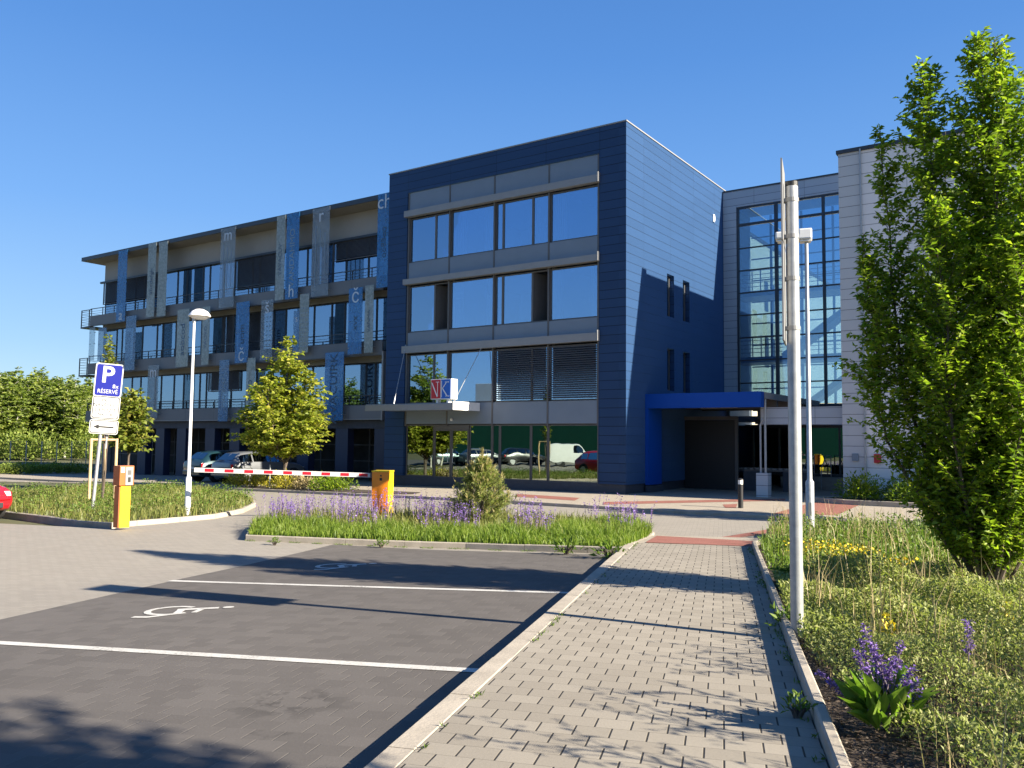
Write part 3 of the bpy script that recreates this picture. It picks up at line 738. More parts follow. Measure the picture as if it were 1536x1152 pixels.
# ground floor: dark piers and openings
part('lintel', MB().box(WX0, WX1, 29.02, 29.5, 2.42, 2.86), m_plinth, wing)
m_pier = M('pier_navy', (0.018, 0.026, 0.06), 0.5, var=0.06)
for px in (572, 513, 455, 405, 352, 315, 272, 240, 213):
    x = onY(px, 690, 29.1).x
    part('pier', MB().box(x-0.42, x+0.42, 29.04, 29.46, -0.6, 2.417), m_pier, wing)
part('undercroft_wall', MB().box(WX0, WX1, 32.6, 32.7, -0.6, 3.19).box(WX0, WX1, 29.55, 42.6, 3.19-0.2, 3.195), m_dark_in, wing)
gw = MB()
x = WX0+0.4
while x < WX1-0.5:
    gw.box(x, x+0.05, 30.3, 30.36, -0.6, 2.98)
    x += 1.15
for z in (0.8, 1.6): gw.box(WX0, WX1, 30.305, 30.355, z, z+0.04)
part('undercroft_frame', gw, m_frame, wing)
# walkway ends that stick out past the gable
for z in (9.0, 5.86):
    part('end_balcony', MB().box(WX0-1.15, WX0-0.01, 28.8, 31.2, z-0.10, z), m_frame_dark, wing)
    rl = MB()
    for x, y in ((WX0-1.12, 28.83), (WX0-1.12, 31.1), (WX0-0.2, 28.83), (WX0-0.2, 31.1)): rl.box(x-0.025, x+0.025, y-0.025, y+0.025, z, z+1.05)
    for k in range(6):
        rl.box(WX0-1.12, WX0-0.05, 28.82, 28.84, z+0.12+k*0.17, z+0.135+k*0.17); rl.box(WX0-1.13, WX0-1.11, 28.83, 31.1, z+0.12+k*0.17, z+0.135+k*0.17)
    rl.box(WX0-1.14, WX0-0.03, 28.80, 28.86, z+1.05, z+1.09)
    part('railing', rl, m_frame_dark, wing)
def printed(name, base, opac):
    m, nt, b = node_mat(name); out = nt.nodes['Material Output']
    tc = nt.nodes.new('ShaderNodeTexCoord').outputs['Object']
    t = nt.nodes.new('ShaderNodeBsdfTransparent'); t.inputs[0].default_value = (0.85, 0.9, 0.92, 1)
    n1 = noise(nt, tc, 9, 2); 
    col = ramp(nt, n1, [(0.40, tuple(c*0.7 for c in base)), (0.62, base)])
    nt.links.new(col, b.inputs['Base Color']); b.inputs['Roughness'].default_value = 0.15
    mx = nt.nodes.new('ShaderNodeMixShader'); mx.inputs[0].default_value = opac
    nt.links.new(t.outputs[0], mx.inputs[1]); nt.links.new(b.outputs[0], mx.inputs[2]); nt.links.new(mx.outputs[0], out.inputs[0])
    MATS[name] = m; return m
mb_blue = printed('printed_glass_blue2', (0.05, 0.24, 0.56), 0.62)
mb_lblue = printed('printed_glass_light_blue', (0.18, 0.34, 0.56), 0.52)
mb_pale = printed('printed_glass_pale', (0.40, 0.435, 0.40), 0.68)
mb_clear = printed('printed_glass_clear', (0.45, 0.51, 0.57), 0.28)
mats_b = {'b': mb_blue, 'l': mb_lblue, 'p': mb_pale, 'c': mb_clear}
m_ink = M('print_dark_blue', (0.035, 0.075, 0.13), 0.6, var=0.05)
m_inkp = M('print_pale', (0.20, 0.27, 0.33), 0.6, var=0.05)
BN = [  # left px, right px, top px, bottom px, tint, big letter, letter at (0 top, 1 bottom), print, print colour
 (176, 189.5, 376, 482, 'b', 'a', 1, '', 0), (221, 233, 365, 475, 'p', '', 0, 'abcdefgh', 0), (237, 250, 363, 474, 'p', '', 0, '', 0),
 (330, 352, 342, 461, 'c', 'm', 0, '|||', 1), (414, 427, 324, 450, 'p', '', 0, 'VAVACUV', 0), (429, 448, 320, 448, 'b', 'h', 1, 'VANDAHMO', 1),
 (468, 493.5, 312, 444, 'c', 'r', 0, '|||', 1), (566, 586, 290, 431, 'b', 'ch', 0, 'oo88oo', 0),
 (188, 203, 474, 555, 'l', '', 0, '', 0), (265, 283, 464, 550, 'p', '', 0, 'aobcod', 0), (303, 314, 460, 547, 'p', '', 0, 'VAOVO', 0),
 (353.5, 373, 453, 544, 'b', 'č', 1, 'uom', 0), (391, 409, 450, 540, 'c', 'š', 0, '::::', 1), (449, 463, 441, 529, 'p', '', 0, '===', 0),
 (522.5, 543, 432, 531, 'b', 'č', 0, 'xvx', 0), (547, 560, 428, 529, 'p', '', 0, 'VANMA', 0), (440, 449, 466, 531, 'l', 's', 0, '', 1),
 (166, 181, 552, 638, 'c', '', 0, '', 0), (221, 237, 548, 628, 'c', 'm', 0, '', 1), (328, 342.5, 540, 632, 'l', '', 0, 'MOVAU', 1),
 (369, 382, 537, 629, 'p', '', 0, 'OCVO', 0), (487, 515, 528.5, 631, 'b', '', 0, 'AVACUIRK', 0), (133.5, 142, 491, 541, 'c', '', 0, '', 0), (147, 159, 492, 541, 'l', '', 0, '', 0)]
BY = 28.50
for l_, r__, t_, b_, tint, big, at, prt, ink in BN:
    x0, x1 = onY(l_, (t_+b_)/2, BY).x, onY(r__, (t_+b_)/2, BY).x
    z1_, z0_ = onY((l_+r__)/2, t_, BY).z, onY((l_+r__)/2, b_, BY).z
    bn = part('glass_strip', MB().box(x0, x1, BY-0.006, BY+0.006, z0_, z1_), mats_b[tint], wing)
    fr = MB()
    for z in (z0_+0.3, z1_-0.35, (z0_+z1_)/2):
        for x in (x0+0.06, x1-0.06): fr.tube([(x, BY-0.03, z), (x, WS if z0_ < z < z0_+0.7 else BY+0.07, z)], 0.018, 6)
    part('clamp', fr, m_steel, bn)
    X, Zv = Vector((1, 0, 0)), Vector((0, 0, 1)); wdt = x1-x0
    if big:
        zc = z1_-0.42 if at == 0 else z0_+0.38
        lettering(big, min(0.95, wdt*1.05) if len(big) == 1 else 1.0, frame_mtx(((x0+x1)/2, BY-0.014, zc), X, Zv), m_silver, bn, 0.003)
    if prt and prt[0] not in '|:=':
        lettering(prt, wdt*0.55, frame_mtx(((x0+x1)/2, BY-0.012, (z0_+z1_)/2-0.1), Zv, -X), m_inkp if ink else m_ink, bn, 0.002, name='print')
    elif prt:
        ln = MB()
        for j in range(3):
            x = x0 + wdt*(0.2+0.27*j)
            if prt[0] == '|': ln.box(x, x+0.05, BY-0.014, BY-0.009, z0_+0.5+0.3*j, z1_-0.9-0.2*j)
            else:
                for q in range(9): ln.box(x, x+0.10, BY-0.014, BY-0.009, z0_+0.3+q*0.24, z0_+0.36+q*0.24)
        part('print', ln, m_inkp, bn)

# ------------------------------------------------ glazed stair link
m_alu = cladding('grey_cladding', (0.38, 0.405, 0.44), 0.343, 2.3, 0, 0.9, rough=0.42, joint=0.4, coat=0.1)
m_alu2 = cladding('light_grey_cladding', (0.74, 0.70, 0.68), 0.36, 2.55, 0, 0.9, rough=0.5, joint=0.42, var=0.05)
m_alu3 = cladding('corner_grey_cladding', (0.50, 0.50, 0.505), 0.36, 9.0, 0, 3.0, rough=0.45, joint=0.4)
m_bluep2 = M('portal_blue', (0.003, 0.060, 0.33), 0.5, var=0.05, scale=1, spec=0.2)
link = thing('glass_stair_hall', 'glazed stair hall with dark bars between the blue block and the pale block', 'building', (-9, 40, 0))
LX0, LX1, LY = -13.79, -2.9, 38.0
part('surround_panel', MB().box(LX0, -13.15, LY, LY+0.3, 3.4, 13.83).box(-13.15, LX1, LY, LY+0.3, 13.03, 13.83), m_alu, link)
part('parapet_cap', MB().box(LX0, LX1, LY-0.04, LY+0.35, 13.835, 13.89), m_frame_dark, link)
part('roof', MB().box(LX0, LX1, LY+0.31, 41.8, 13.5, 13.75), m_roof, link)
gl = MB()
for x, w_ in ((-13.09, 0.05), (-11.30, 0.075), (-9.20, 0.06), (-7.1, 0.06), (-5.0, 0.06)): gl.box(x-w_, x+w_, LY+0.02, LY+0.16, 3.6, 13.02)
gl.box(-13.04, LX1, LY+0.03, LY+0.15, 12.10, 12.22).box(-13.04, LX1, LY+0.03, LY+0.15, 12.93, 13.02).box(-13.04, LX1, LY+0.03, LY+0.15, 3.55, 3.68)
for k in range(1, 8): gl.box(-13.04, LX1, LY+0.05, LY+0.13, 12.1-k*1.06-0.03, 12.1-k*1.06+0.03)
part('glazing_bars', gl, m_frame_dark, link)
xs_l = [-13.04, -11.375, -9.26, -7.16, -5.06]
for i in range(4):
    for z0_, z1_ in ((12.23, 12.92), (3.69, 12.09)):
        part('glass_pane', MB().box(xs_l[i], xs_l[i+1]+0.0, LY+0.085, LY+0.095, z0_, z1_), m_glass_link, link)
m_navy_gl = M('bar_blue', (0.03, 0.06, 0.12), 0.4, var=0.05)
gb = MB()
for x in (-12.6, -11.1, -9.6, -8.1, -6.6): gb.box(x-0.05, x+0.05, 41.5, 41.62, 3.0, 13.4)
for k in range(9): gb.box(-13.6, LX1, 41.53, 41.59, 3.5+k*1.1, 3.56+k*1.1)
part('rear_glazing_bars', gb, m_navy_gl, link)
sl = MB()
for z in (8.78, 5.66, 2.9): sl.box(-13.5, LX1, LY+0.4, 40.0, z, z+0.26)
part('landing', sl, m_grey_panel, link)
rl = MB()
for z in (9.04, 5.92):
    for k in range(5): rl.box(-13.4, LX1, LY+0.5, LY+0.53, z+0.2+k*0.19, z+0.225+k*0.19)
    for x in (-12.6, -12.2, -11.0, -9.6, -8.2): rl.box(x-0.02, x+0.02, LY+0.54, LY+0.58, z, z+1.0)
part('railing', rl, m_frame_dark, link)
st = MB()   # stair flights, slanted slabs
for z in (8.9, 5.8):
    st.obox((-9.8, 40.8, z-1.45), (1.9, 0, 1.35), (0, 0.6, 0), (0.07, 0, -0.1))
part('stair_flight', st, m_frame, link)
part('inner_wall', MB().box(LX0, LX0+0.15, LY+0.31, 41.5, 0, 13.4), m_grey_panel, link)
part('fascia', MB().box(-12.1, -6.75, 37.6, 37.95, 2.72, 3.46), m_alu, link)
part('porch_fascia', MB().box(-9.62, -6.76, 30.25, 30.37, 2.60, 3.22), m_alu, link)
part('eaves', MB().box(-12.2, -6.75, 37.45, 37.95, 3.47, 3.55), m_frame_dark, link)
dg = MB()
for x in (-13.6, -12.4, -11.2, -10.0, -8.6, -7.2): dg.box(x-0.04, x+0.04, 37.80, 37.9, 0.6, 2.7)
dg.box(-13.8, -6.75, 37.79, 37.91, 0.5, 0.6).box(-13.8, -6.75, 37.79, 37.91, 2.6, 2.715)
part('door_frame', dg, m_frame_dark, link)
part('door_glass', MB().box(-13.7, -6.75, 37.84, 37.85, 0.6, 2.6), m_glass_g, link)
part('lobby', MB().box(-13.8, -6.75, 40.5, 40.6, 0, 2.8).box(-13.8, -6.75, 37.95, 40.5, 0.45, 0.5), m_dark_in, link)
part('step', MB().box(-10.8, -6.75, 36.6, 37.9, -0.05, 0.48).box(-10.6, -6.75, 36.25, 36.6, -0.05, 0.32).box(-10.4, -6.75, 35.9, 36.25, -0.05, 0.16), m_kerb, link)
for x in (-9.6, -8.9):
    part('handrail', MB().tube([(x, 35.85, 0.0), (x, 35.85, 0.9), (x, 36.7, 1.4), (x, 37.5, 1.4), (x, 37.5, 0.5)], 0.022, 8), m_steel, link)

# ------------------------------------------------ the blue portal canopy beside the tower
port = thing('porch_canopy', 'bright blue porch canopy over the dark side entrance of the blue block', 'canopy', (-11.5, 32, 0))
part('portal_leg', MB().box(XR+0.005, XR+0.14, 29.40, 30.62, 0.28, 3.20), m_bluep2, port)
part('portal_beam', MB().box(XR+0.005, -9.33, 29.40, 29.75, 3.205, 3.76), m_bluep2, port)
part('portal_top', MB().box(XR+0.005, -9.40, 29.755, 37.4, 3.55, 3.74), m_frame_dark, port)
part('gutter', MB().box(-9.395, -9.30, 29.76, 37.4, 3.52, 3.75), m_ledge, port)
bm_ = MB()
for y in (31.5, 33.3, 35.1): bm_.box(XR+0.05, -9.4, y, y+0.16, 3.3, 3.545)
part('cross_beam', bm_, m_frame, port)
part('strip_light', MB().box(-11.9, -10.5, 30.2, 30.32, 3.22, 3.28), m_white, port)
part('base_plate', MB().box(XR+0.02, XR+0.2, 29.38, 30.66, 0.0, 0.25), m_plinth, port)
dp = part('post', MB().tube([(-9.36, 29.95, 0.85), (-9.36, 29.95, 3.5)], 0.045, 10).tube([(-9.55, 30.0, 0.05), (-9.55, 30.0, 2.55), (-9.5, 30.0, 2.7), (-9.36, 30.0, 2.8)], 0.04, 10), m_steel, port)
part('post_base', MB().box(-9.66, -9.24, 29.8, 30.2, 0, 0.85), m_alu3, port)
part('screen_frame', MB().box(-11.62, -11.5, 33.2, 33.32, 0, 2.85).box(XR+0.02, -11.5, 33.2, 33.32, 2.86, 3.0), m_frame, port)
part('lintel_beam', MB().box(-11.5, -8.6, 35.4, 35.52, 2.72, 2.9), m_frame, port)
part('dark_recess', MB().box(XR+0.02, -11.64, 33.24, 33.28, 0.0, 2.85), m_black, port)  # near-black sheet standing in for the shade inside the porch

# ------------------------------------------------ pale block on the right
GX0, GY0, GZ = -6.72, 30.0, 12.03
pale = thing('pale_grey_block', 'pale grey panelled windowless block behind the tall columnar tree', 'building', (2, 33.5, 0))
part('corner_panel', MB().box(GX0, GX0+0.72, GY0, GY0+0.3, 0.1, GZ), m_alu3, pale)
part('front_wall', MB().box(GX0+0.735, 9, GY0+0.01, GY0+0.3, 0.1, GZ), m_alu2, pale)
part('side_wall', MB().box(GX0, GX0+0.3, GY0+0.3, 41.9, 0.1, GZ).box(8.7, 9, GY0+0.3, 37.5, 0.1, GZ).box(GX0+0.3, 8.7, 37.2, 37.5, 0.1, GZ), m_alu2, pale)  # left wall carried on past the block, added to stop sun leaking into the porch
part('roof', MB().box(GX0+0.3, 8.7, GY0+0.3, 37.2, GZ-0.4, GZ-0.2), m_roof, pale)
part('parapet_cap', MB().box(GX0-0.06, 9.06, GY0-0.06, GY0+0.34, GZ+0.002, GZ+0.13), m_frame_dark, pale)
part('rain_pipe', MB().tube([(GX0+0.73, GY0-0.05, 0.1), (GX0+0.73, GY0-0.05, GZ+0.05)], 0.03, 8), m_steel, pale)
part('alarm_box', MB().box(GX0+1.0, GX0+1.22, GY0-0.08, GY0+0.005, 1.30, 1.60), m_red, pale)
part('key_box', MB().box(GX0+0.3, GX0+0.5, GY0-0.06, GY0-0.002, 1.35, 1.6), m_grey_panel, pale)
# cream wing seen through the stair hall
m_cream = M('cream_render', (0.36, 0.345, 0.265), 0.9, var=0.05, scale=0.6)
rear = thing('cream_rear_wing', 'cream rendered rear wing with slot windows seen through the glass stair hall', 'building', (-17, 60, 0))
part('wall', MB().box(-19.5, -14.6, 43.5, 85, 0, 13.2), m_cream, rear)
for y in (46.8, 48.0, 52.6, 54.0):
    for z in (2.6, 6.2, 9.4):
        part('slot_window', MB().box(-14.6, -14.56, y, y+0.6, z, z+1.7), m_frame_dark, rear)
part('roof', MB().box(-19.6, -14.5, 43.4, 85.1, 13.205, 13.35), m_frame_dark, rear)

# ================================================================== STREET FURNITURE
def look_frame(x, y):
    """unit ground vectors: from the camera outwards, and to its right, at a spot"""
    v = Vector((x, y, 0)).normalized(); return v, Vector((v.y, -v.x, 0))
UP = Vector((0, 0, 1))

# tall sign mast close by, its two boards seen edge-on
b = G(1196, 957, z_rb); bx, by, bz = b
v_, r_ = look_frame(bx, by)
mast = thing('sign_mast', 'tall thick galvanised mast with two boards seen edge on at the path edge', 'sign mast', b)
part('pole', MB().tube([b-UP*0.1, b+UP*3.86], 0.053, 20), m_steel, mast, smooth=True)
part('pole_cap', MB().tube([b+UP*3.862, b+UP*3.90], 0.054, 20), m_black, mast)
vb = Matrix.Rotation(R(-2), 3, 'Z') @ v_
pb = b - r_*0.062 + vb*0.03
for z0_, z1_ in ((3.36, 4.06), (2.50, 3.34)):
    part('board', MB().obox(pb + UP*(z0_+z1_)/2 - r_*0.012, vb*0.235, Vector((vb.y, -vb.x, 0))*0.007, UP*(z1_-z0_)/2), m_ledge, mast)
for z in (2.62, 3.05, 3.42, 3.74):
    part('clamp', MB().tube([b+UP*(z-0.018), b+UP*(z+0.018)], 0.058, 20).obox(b+UP*z - r_*0.06, r_*0.014, v_*0.03, UP*0.016), m_ledge, mast)

# park lamp behind the mast
lx, ly, lz = -4.45, 17.02, z_walk(-4.45, 17.02)
v_, r_ = look_frame(lx, ly); L0 = Vector((lx, ly, lz))
lamp = thing('street_lamp', 'slim grey lamp post with twin white flat heads, just behind the sign mast', 'street lamp', L0)
part('pole', MB().tube([L0-UP*0.1, L0+UP*1.12, L0+UP*1.17, L0+UP*6.05], [0.085, 0.083, 0.05, 0.036], 16), m_steel, lamp, smooth=True)
for off, hw in ((-0.40, 0.19), (-0.02, 0.13)):
    c = L0 + UP*6.07 + r_*off
    hd = part('lamp_head', MB().obox(c, r_*hw, v_*0.16, UP*(0.075 if off < -0.1 else 0.11)), m_white, lamp, bevel=0.03)
    part('lamp_glass', MB().obox(c - UP*0.10 - UP*(0 if off < -0.1 else 0.03), r_*hw*0.8, v_*0.12, UP*0.014), m_curtain, hd)
part('service_door', MB().obox(L0 + UP*0.6 - v_*0.084, r_*0.03, v_*0.004, UP*0.12), m_ledge, lamp)

# lamp on the left island
lx, ly = -19.0, 13.15; lz = z_bed(lx, ly); L0 = Vector((lx, ly, lz)); v_, r_ = look_frame(lx, ly)
lamp = thing('street_lamp', 'white lamp post with a rounded white head standing on the left grass island', 'street lamp', L0)
part('pole', MB().tube([L0-UP*0.1, L0+UP*0.95, L0+UP*1.0, L0+UP*5.02], [0.075, 0.072, 0.042, 0.032], 16), m_white, lamp, smooth=True)
h = MB(); c = L0 + UP*5.14 + r_*0.13
h.lathe(c, [(0.0, 0.20), (0.10, 0.185), (0.20, 0.13), (0.27, 0.04), (0.28, 0.0), (0.24, -0.02)], 20)
hd = part('lamp_head', h, m_white, lamp, smooth=True)
part('lamp_glass', MB().lathe(c - UP*0.02, [(0.23, 0.0), (0.16, -0.05), (0.0, -0.07)], 18), m_curtain, hd, smooth=True)
part('collar', MB().tube([L0+UP*4.97, L0+UP*5.12], 0.05, 12), m_steel, lamp)

# parking sign with three plates, standing a little crooked
m_signblue = M('sign_royal_blue', (0.008, 0.012, 0.20), 0.35, var=0.03)
m_signwhite = M('sign_white', (0.52, 0.52, 0.51), 0.4, var=0.03)
lx, ly = -21.8, 12.21; lz = z_bed(lx, ly); L0 = Vector((lx, ly, lz)); v_, r_ = look_frame(lx, ly)
tilt = (UP + r_*0.058).normalized(); rs = tilt.cross(v_)*-1; rs = (r_ - tilt*r_.dot(tilt)).normalized()
ps = thing('parking_sign', 'blue and white parking sign above two white plates on a leaning steel post', 'road sign', L0)
part('post', MB().tube([L0-tilt*0.1, L0+tilt*3.98], 0.045, 14), m_steel, ps, smooth=True)
part('brace', MB().tube([L0+tilt*1.7+rs*0.16+v_*0.05, L0+tilt*3.9+rs*0.16+v_*0.05], 0.025, 10), m_steel, ps)
def rrect(w_, h_, r=0.06, n=4):
    pts = []
    for cx, cy, a0 in ((w_/2-r, h_/2-r, 0), (-w_/2+r, h_/2-r, 90), (-w_/2+r, -h_/2+r, 180), (w_/2-r, -h_/2+r, 270)):
        for k in range(n+1): a = R(a0+90*k/n); pts.append((cx+r*math.cos(a), cy+r*math.sin(a)))
    return pts
def plate(name, c, w_, h_, mat, parent, th=0.012, r=0.06, off=0.0):
    mb = MB(); pts = rrect(w_, h_, r); n = len(pts)
    for t in (0, 1):
        for a, b2 in pts: mb.v.append(tuple(c + rs*a + tilt*b2 - v_*(off + t*th)))
    mb.f.append(tuple(range(n))); mb.f.append(tuple(n+i for i in reversed(range(n))))
    for i in range(n): j = (i+1) % n; mb.f.append((i, n+i, n+j, j))
    return part(name, mb, mat, parent)
c1, c2, c3 = L0+tilt*3.54+rs*0.06-v_*0.06, L0+tilt*2.80+rs*0.06-v_*0.06, L0+tilt*2.28+rs*0.06-v_*0.06
p1 = plate('parking_plate', c1, 0.68, 0.90, m_signwhite, ps); plate('blue_field', c1, 0.62, 0.84, m_signblue, p1, 0.004, 0.05, 0.013)
def on_plate(c, dx, dz, off=0.019): return frame_mtx(c + rs*dx + tilt*dz - v_*off, rs, tilt)
lettering('P', 0.62, on_plate(c1, -0.03, 0.13), m_signwhite, p1, 0.002, offset=0.012)
lettering('8x', 0.15, on_plate(c1, 0.18, -0.16), m_signwhite, p1, 0.002)
lettering('RÉSERVÉ', 0.155, on_plate(c1, 0.0, -0.31), m_signwhite, p1, 0.002, sx=0.86)
p2 = plate('text_plate', c2, 0.68, 0.62, m_signwhite, ps); plate('border', c2, 0.645, 0.585, m_black, p2, 0.002, 0.045, 0.0125); plate('white_field', c2, 0.605, 0.545, m_signwhite, p2, 0.002, 0.04, 0.015)
m_letter = M('sign_grey_letter', (0.012, 0.012, 0.012), 0.5)
for t, dz in (('PRO', 0.19), ('NÁVŠTĚVY', 0.06), ('DEPOZIT', -0.07), ('NK ČR', -0.19)):
    lettering(t, 0.125, on_plate(c2, 0, dz), m_letter, p2, 0.002)
p3 = plate('arrow_plate', c3, 0.70, 0.38, m_signwhite, ps); plate('border', c3, 0.665, 0.345, m_black, p3, 0.002, 0.045, 0.0125); plate('white_field', c3, 0.625, 0.305, m_signwhite, p3, 0.002, 0.04, 0.015)
ar = MB().obox(c3 + rs*0.04 - v_*0.019, rs*0.20, v_*0.002, tilt*0.020)
n0 = len(ar.v); ar.v += [tuple(c3 + rs*a + tilt*b2 - v_*0.0195) for a, b2 in ((-0.26, 0), (-0.12, 0.065), (-0.12, -0.065))]; ar.f.append((n0, n0+1, n0+2))
part('arrow', ar, m_black, p3)

# ticket column
m_orange = M('orange_paint', (0.92, 0.27, 0.010), 0.4, var=0.06, coat=0.2)
m_yellow = M('bright_yellow', (0.82, 0.55, 0.01), 0.4, var=0.05, coat=0.2)
m_brown = M('brown_orange', (0.36, 0.10, 0.02), 0.45, var=0.06)  # column body and reader box, browner than the yellow front
g0 = Vector((-17.75, 10.62, z_bed(-17.75, 10.62))); v_, r_ = look_frame(g0.x, g0.y)
fr_ = (Matrix.Rotation(R(28), 3, 'Z') @ -v_); sd_ = Vector((-fr_.y, fr_.x, 0))
tk = thing('ticket_column', 'yellow ticket column with a brown-orange reader box beside the kerb of the grass island', 'ticket machine', g0)
part('column', MB().obox(g0 + UP*0.42, sd_*0.135, fr_*0.105, UP*0.46), m_brown, tk, bevel=0.01)
part('front_plate', MB().obox(g0 + UP*0.42 + fr_*0.112 + sd_*0.008, sd_*0.112, fr_*0.006, UP*0.46), m_yellow, tk)
bxp = part('reader_box', MB().obox(g0 + UP*1.11 + fr_*0.02, sd_*0.165, fr_*0.145, UP*0.22), m_brown, tk, bevel=0.012)
part('reader_panel', MB().obox(g0 + UP*1.10 + fr_*0.171 + sd_*0.05, sd_*0.085, fr_*0.005, UP*0.20), m_ledge, bxp)
part('slot', MB().obox(g0 + UP*1.02 + fr_*0.178 + sd_*0.05, sd_*0.03, fr_*0.004, UP*0.055), m_black, bxp)
part('keypad', MB().obox(g0 + UP*1.18 + fr_*0.178 + sd_*0.05, sd_*0.04, fr_*0.003, UP*0.05), m_frame, bxp)
part('notice', MB().obox(g0 + UP*1.24 + fr_*0.168 - sd_*0.10, sd_*0.045, fr_*0.003, UP*0.06), m_signwhite, bxp)

# barrier: cabinet, boom, fork post
g0 = Vector((-14.95, 16.05, z_bed(-14.95, 16.05)))
br_ = thing('barrier', 'orange parking barrier with a long red and white boom lying closed across the drive', 'barrier', g0)
bdir = (Vector((-17.95, 12.75, 0)) - Vector((g0.x, g0.y, 0))).normalized(); bn_ = Vector((-bdir.y, bdir.x, 0))
bp_ = bn_.copy(); bn_ = Vector((math.sin(R(155)), math.cos(R(155)), 0)); cs_ = Vector((-bn_.y, bn_.x, 0))
cab = part('cabinet', MB().obox(g0 + UP*0.53, cs_*0.22, bn_*0.22, UP*0.58), m_orange, br_, bevel=0.012)
part('cabinet_lit_side', MB().obox(g0 + UP*0.53 + cs_*0.224, cs_*0.003, bn_*0.205, UP*0.565), m_yellow, cab)  # yellow plate puts the sunlight on this face into its colour
part('cabinet_lid', MB().obox(g0 + UP*1.13, cs_*0.23, bn_*0.23, UP*0.018), m_yellow, cab)
lk = MB().obox(g0 + UP*1.02 + bn_*0.222 + cs_*0.02, cs_*0.02, bn_*0.003, UP*0.02)
lk.obox(g0 + UP*0.93 + bn_*0.222 + cs_*0.02, cs_*0.03, bn_*0.003, UP*0.035)
part('lock', lk, m_black, cab)
ba = g0 + UP*1.02 + bdir*0.24; be = Vector((-18.2, 12.75, 0)); be.z = ba.z + 0.13; bl_ = (be-ba); bu = bl_.normalized(); bw_ = bu.cross(bp_).normalized()
boom = part('boom', MB().obox((ba+be)/2, bl_/2, bp_*0.022, bw_*0.055), m_signwhite, br_)
for k in range(9):
    c = ba + bl_*((k+0.55)/9.3)
    part('red_band', MB().obox(c, bu*0.11, bp_*0.0235, bw_*0.040), m_red, boom)
part('boom_root', MB().obox(g0 + UP*1.02 + bdir*0.28, bu*0.05, bp_*0.04, bw_*0.07), m_frame, br_)

# bollard light in front of the porch
g0 = Vector((-8.40, 24.46, 0)); bo = thing('bollard_light', 'black round bollard light on the forecourt with a pale lamp ring', 'bollard', g0)
part('shaft', MB().tube([g0, g0+UP*0.70], 0.075, 16), m_black, bo, smooth=True)
part('lamp_ring', MB().tube([g0+UP*0.702, g0+UP*0.83], 0.070, 16), m_white, bo, smooth=True)
part('cap', MB().lathe(g0+UP*0.832, [(0.076, 0), (0.076, 0.03), (0.03, 0.05)], 16), m_black, bo)

# small sign post in the bed by the parked cars
g0 = ray(404, 740); g0 = g0*(22.7/g0.y); g0.z = z_fore(g0.x, 22.7); sp_ = thing('marker_post', 'thin grey marker post among yellow bushes beneath the boom', 'post', g0)
part('post', MB().tube([g0, g0+UP*0.95], 0.03, 10), m_steel, sp_)
part('cap', MB().tube([g0+UP*0.951, g0+UP*0.99], 0.038, 10), m_frame, sp_)

# bench and concrete trough in the porch
g0 = Vector((-10.2, 34.0, 0)); be_ = thing('slatted_bench', 'slatted bench on dark blocks in the shade of the porch', 'bench', g0)
sm = MB()
for i in range(12): sm.obox(g0 + Vector((-1.3+0.236*i, 0, 0.88)), (0.06, 0, 0), (0.05, 0.42, 0), UP*0.025)
part('slats', sm, m_ledge, be_); part('frame', MB().box(g0.x-1.4, g0.x+1.4, 33.6, 33.66, 0.78, 0.85).box(g0.x-1.4, g0.x+1.4, 34.3, 34.36, 0.78, 0.85), m_frame, be_)
for x in (-1.2, 0.4): part('block', MB().box(g0.x+x, g0.x+x+0.9, 33.55, 34.4, 0, 0.775), m_plinth, be_)

# ================================================================== VEHICLES
m_tyre = M('tyre', (0.015, 0.015, 0.016), 0.85)
m_rim = M('rim', (0.45, 0.46, 0.47), 0.35, 0.8)
m_cglass = glass('car_glass', (0.55, 0.68, 0.75), (0.10, 0.12, 0.12), 0.25)
m_tail = M('tail_light', (0.45, 0.01, 0.015), 0.2, var=0.02)
m_head = M('head_light', (0.75, 0.78, 0.80), 0.12, 0.3, var=0.02)
m_trim = M('car_trim', (0.02, 0.02, 0.022), 0.6)
def carpaint(n, c, metal=0.3): return M(n, c, 0.28, metal, var=0.03, coat=0.8)
HATCH = [(-2.12, 0.48, 0.72, 0.80, 0.74, 0.72), (-2.08, 0.34, 0.86, 0.96, 0.80, 0.74), (-1.92, 0.26, 0.92, 1.06, 0.84, 0.72), (-1.52, 0.22, 0.94, 1.40, 0.86, 0.60),
         (-1.15, 0.20, 0.94, 1.455, 0.87, 0.60), (-0.2, 0.19, 0.93, 1.48, 0.87, 0.61), (0.45, 0.19, 0.92, 1.43, 0.87, 0.59), (1.15, 0.20, 0.90, 0.985, 0.87, 0.74),
         (1.65, 0.22, 0.82, 0.90, 0.85, 0.72), (1.98, 0.26, 0.70, 0.78, 0.80, 0.66), (2.10, 0.34, 0.58, 0.64, 0.70, 0.58), (2.13, 0.42, 0.52, 0.56, 0.62, 0.54)]
VAN = [(-2.15, 0.42, 1.0, 1.72, 0.84, 0.74), (-2.10, 0.30, 1.02, 1.80, 0.88, 0.76), (-1.6, 0.24, 1.02, 1.85, 0.9, 0.77), (-0.3, 0.22, 1.02, 1.85, 0.9, 0.77), (0.45, 0.22, 1.0, 1.76, 0.9, 0.74),
       (1.20, 0.22, 0.98, 1.10, 0.9, 0.78), (1.75, 0.24, 0.84, 0.95, 0.88, 0.74), (2.05, 0.28, 0.70, 0.80, 0.82, 0.68), (2.15, 0.4, 0.58, 0.64, 0.72, 0.6)]
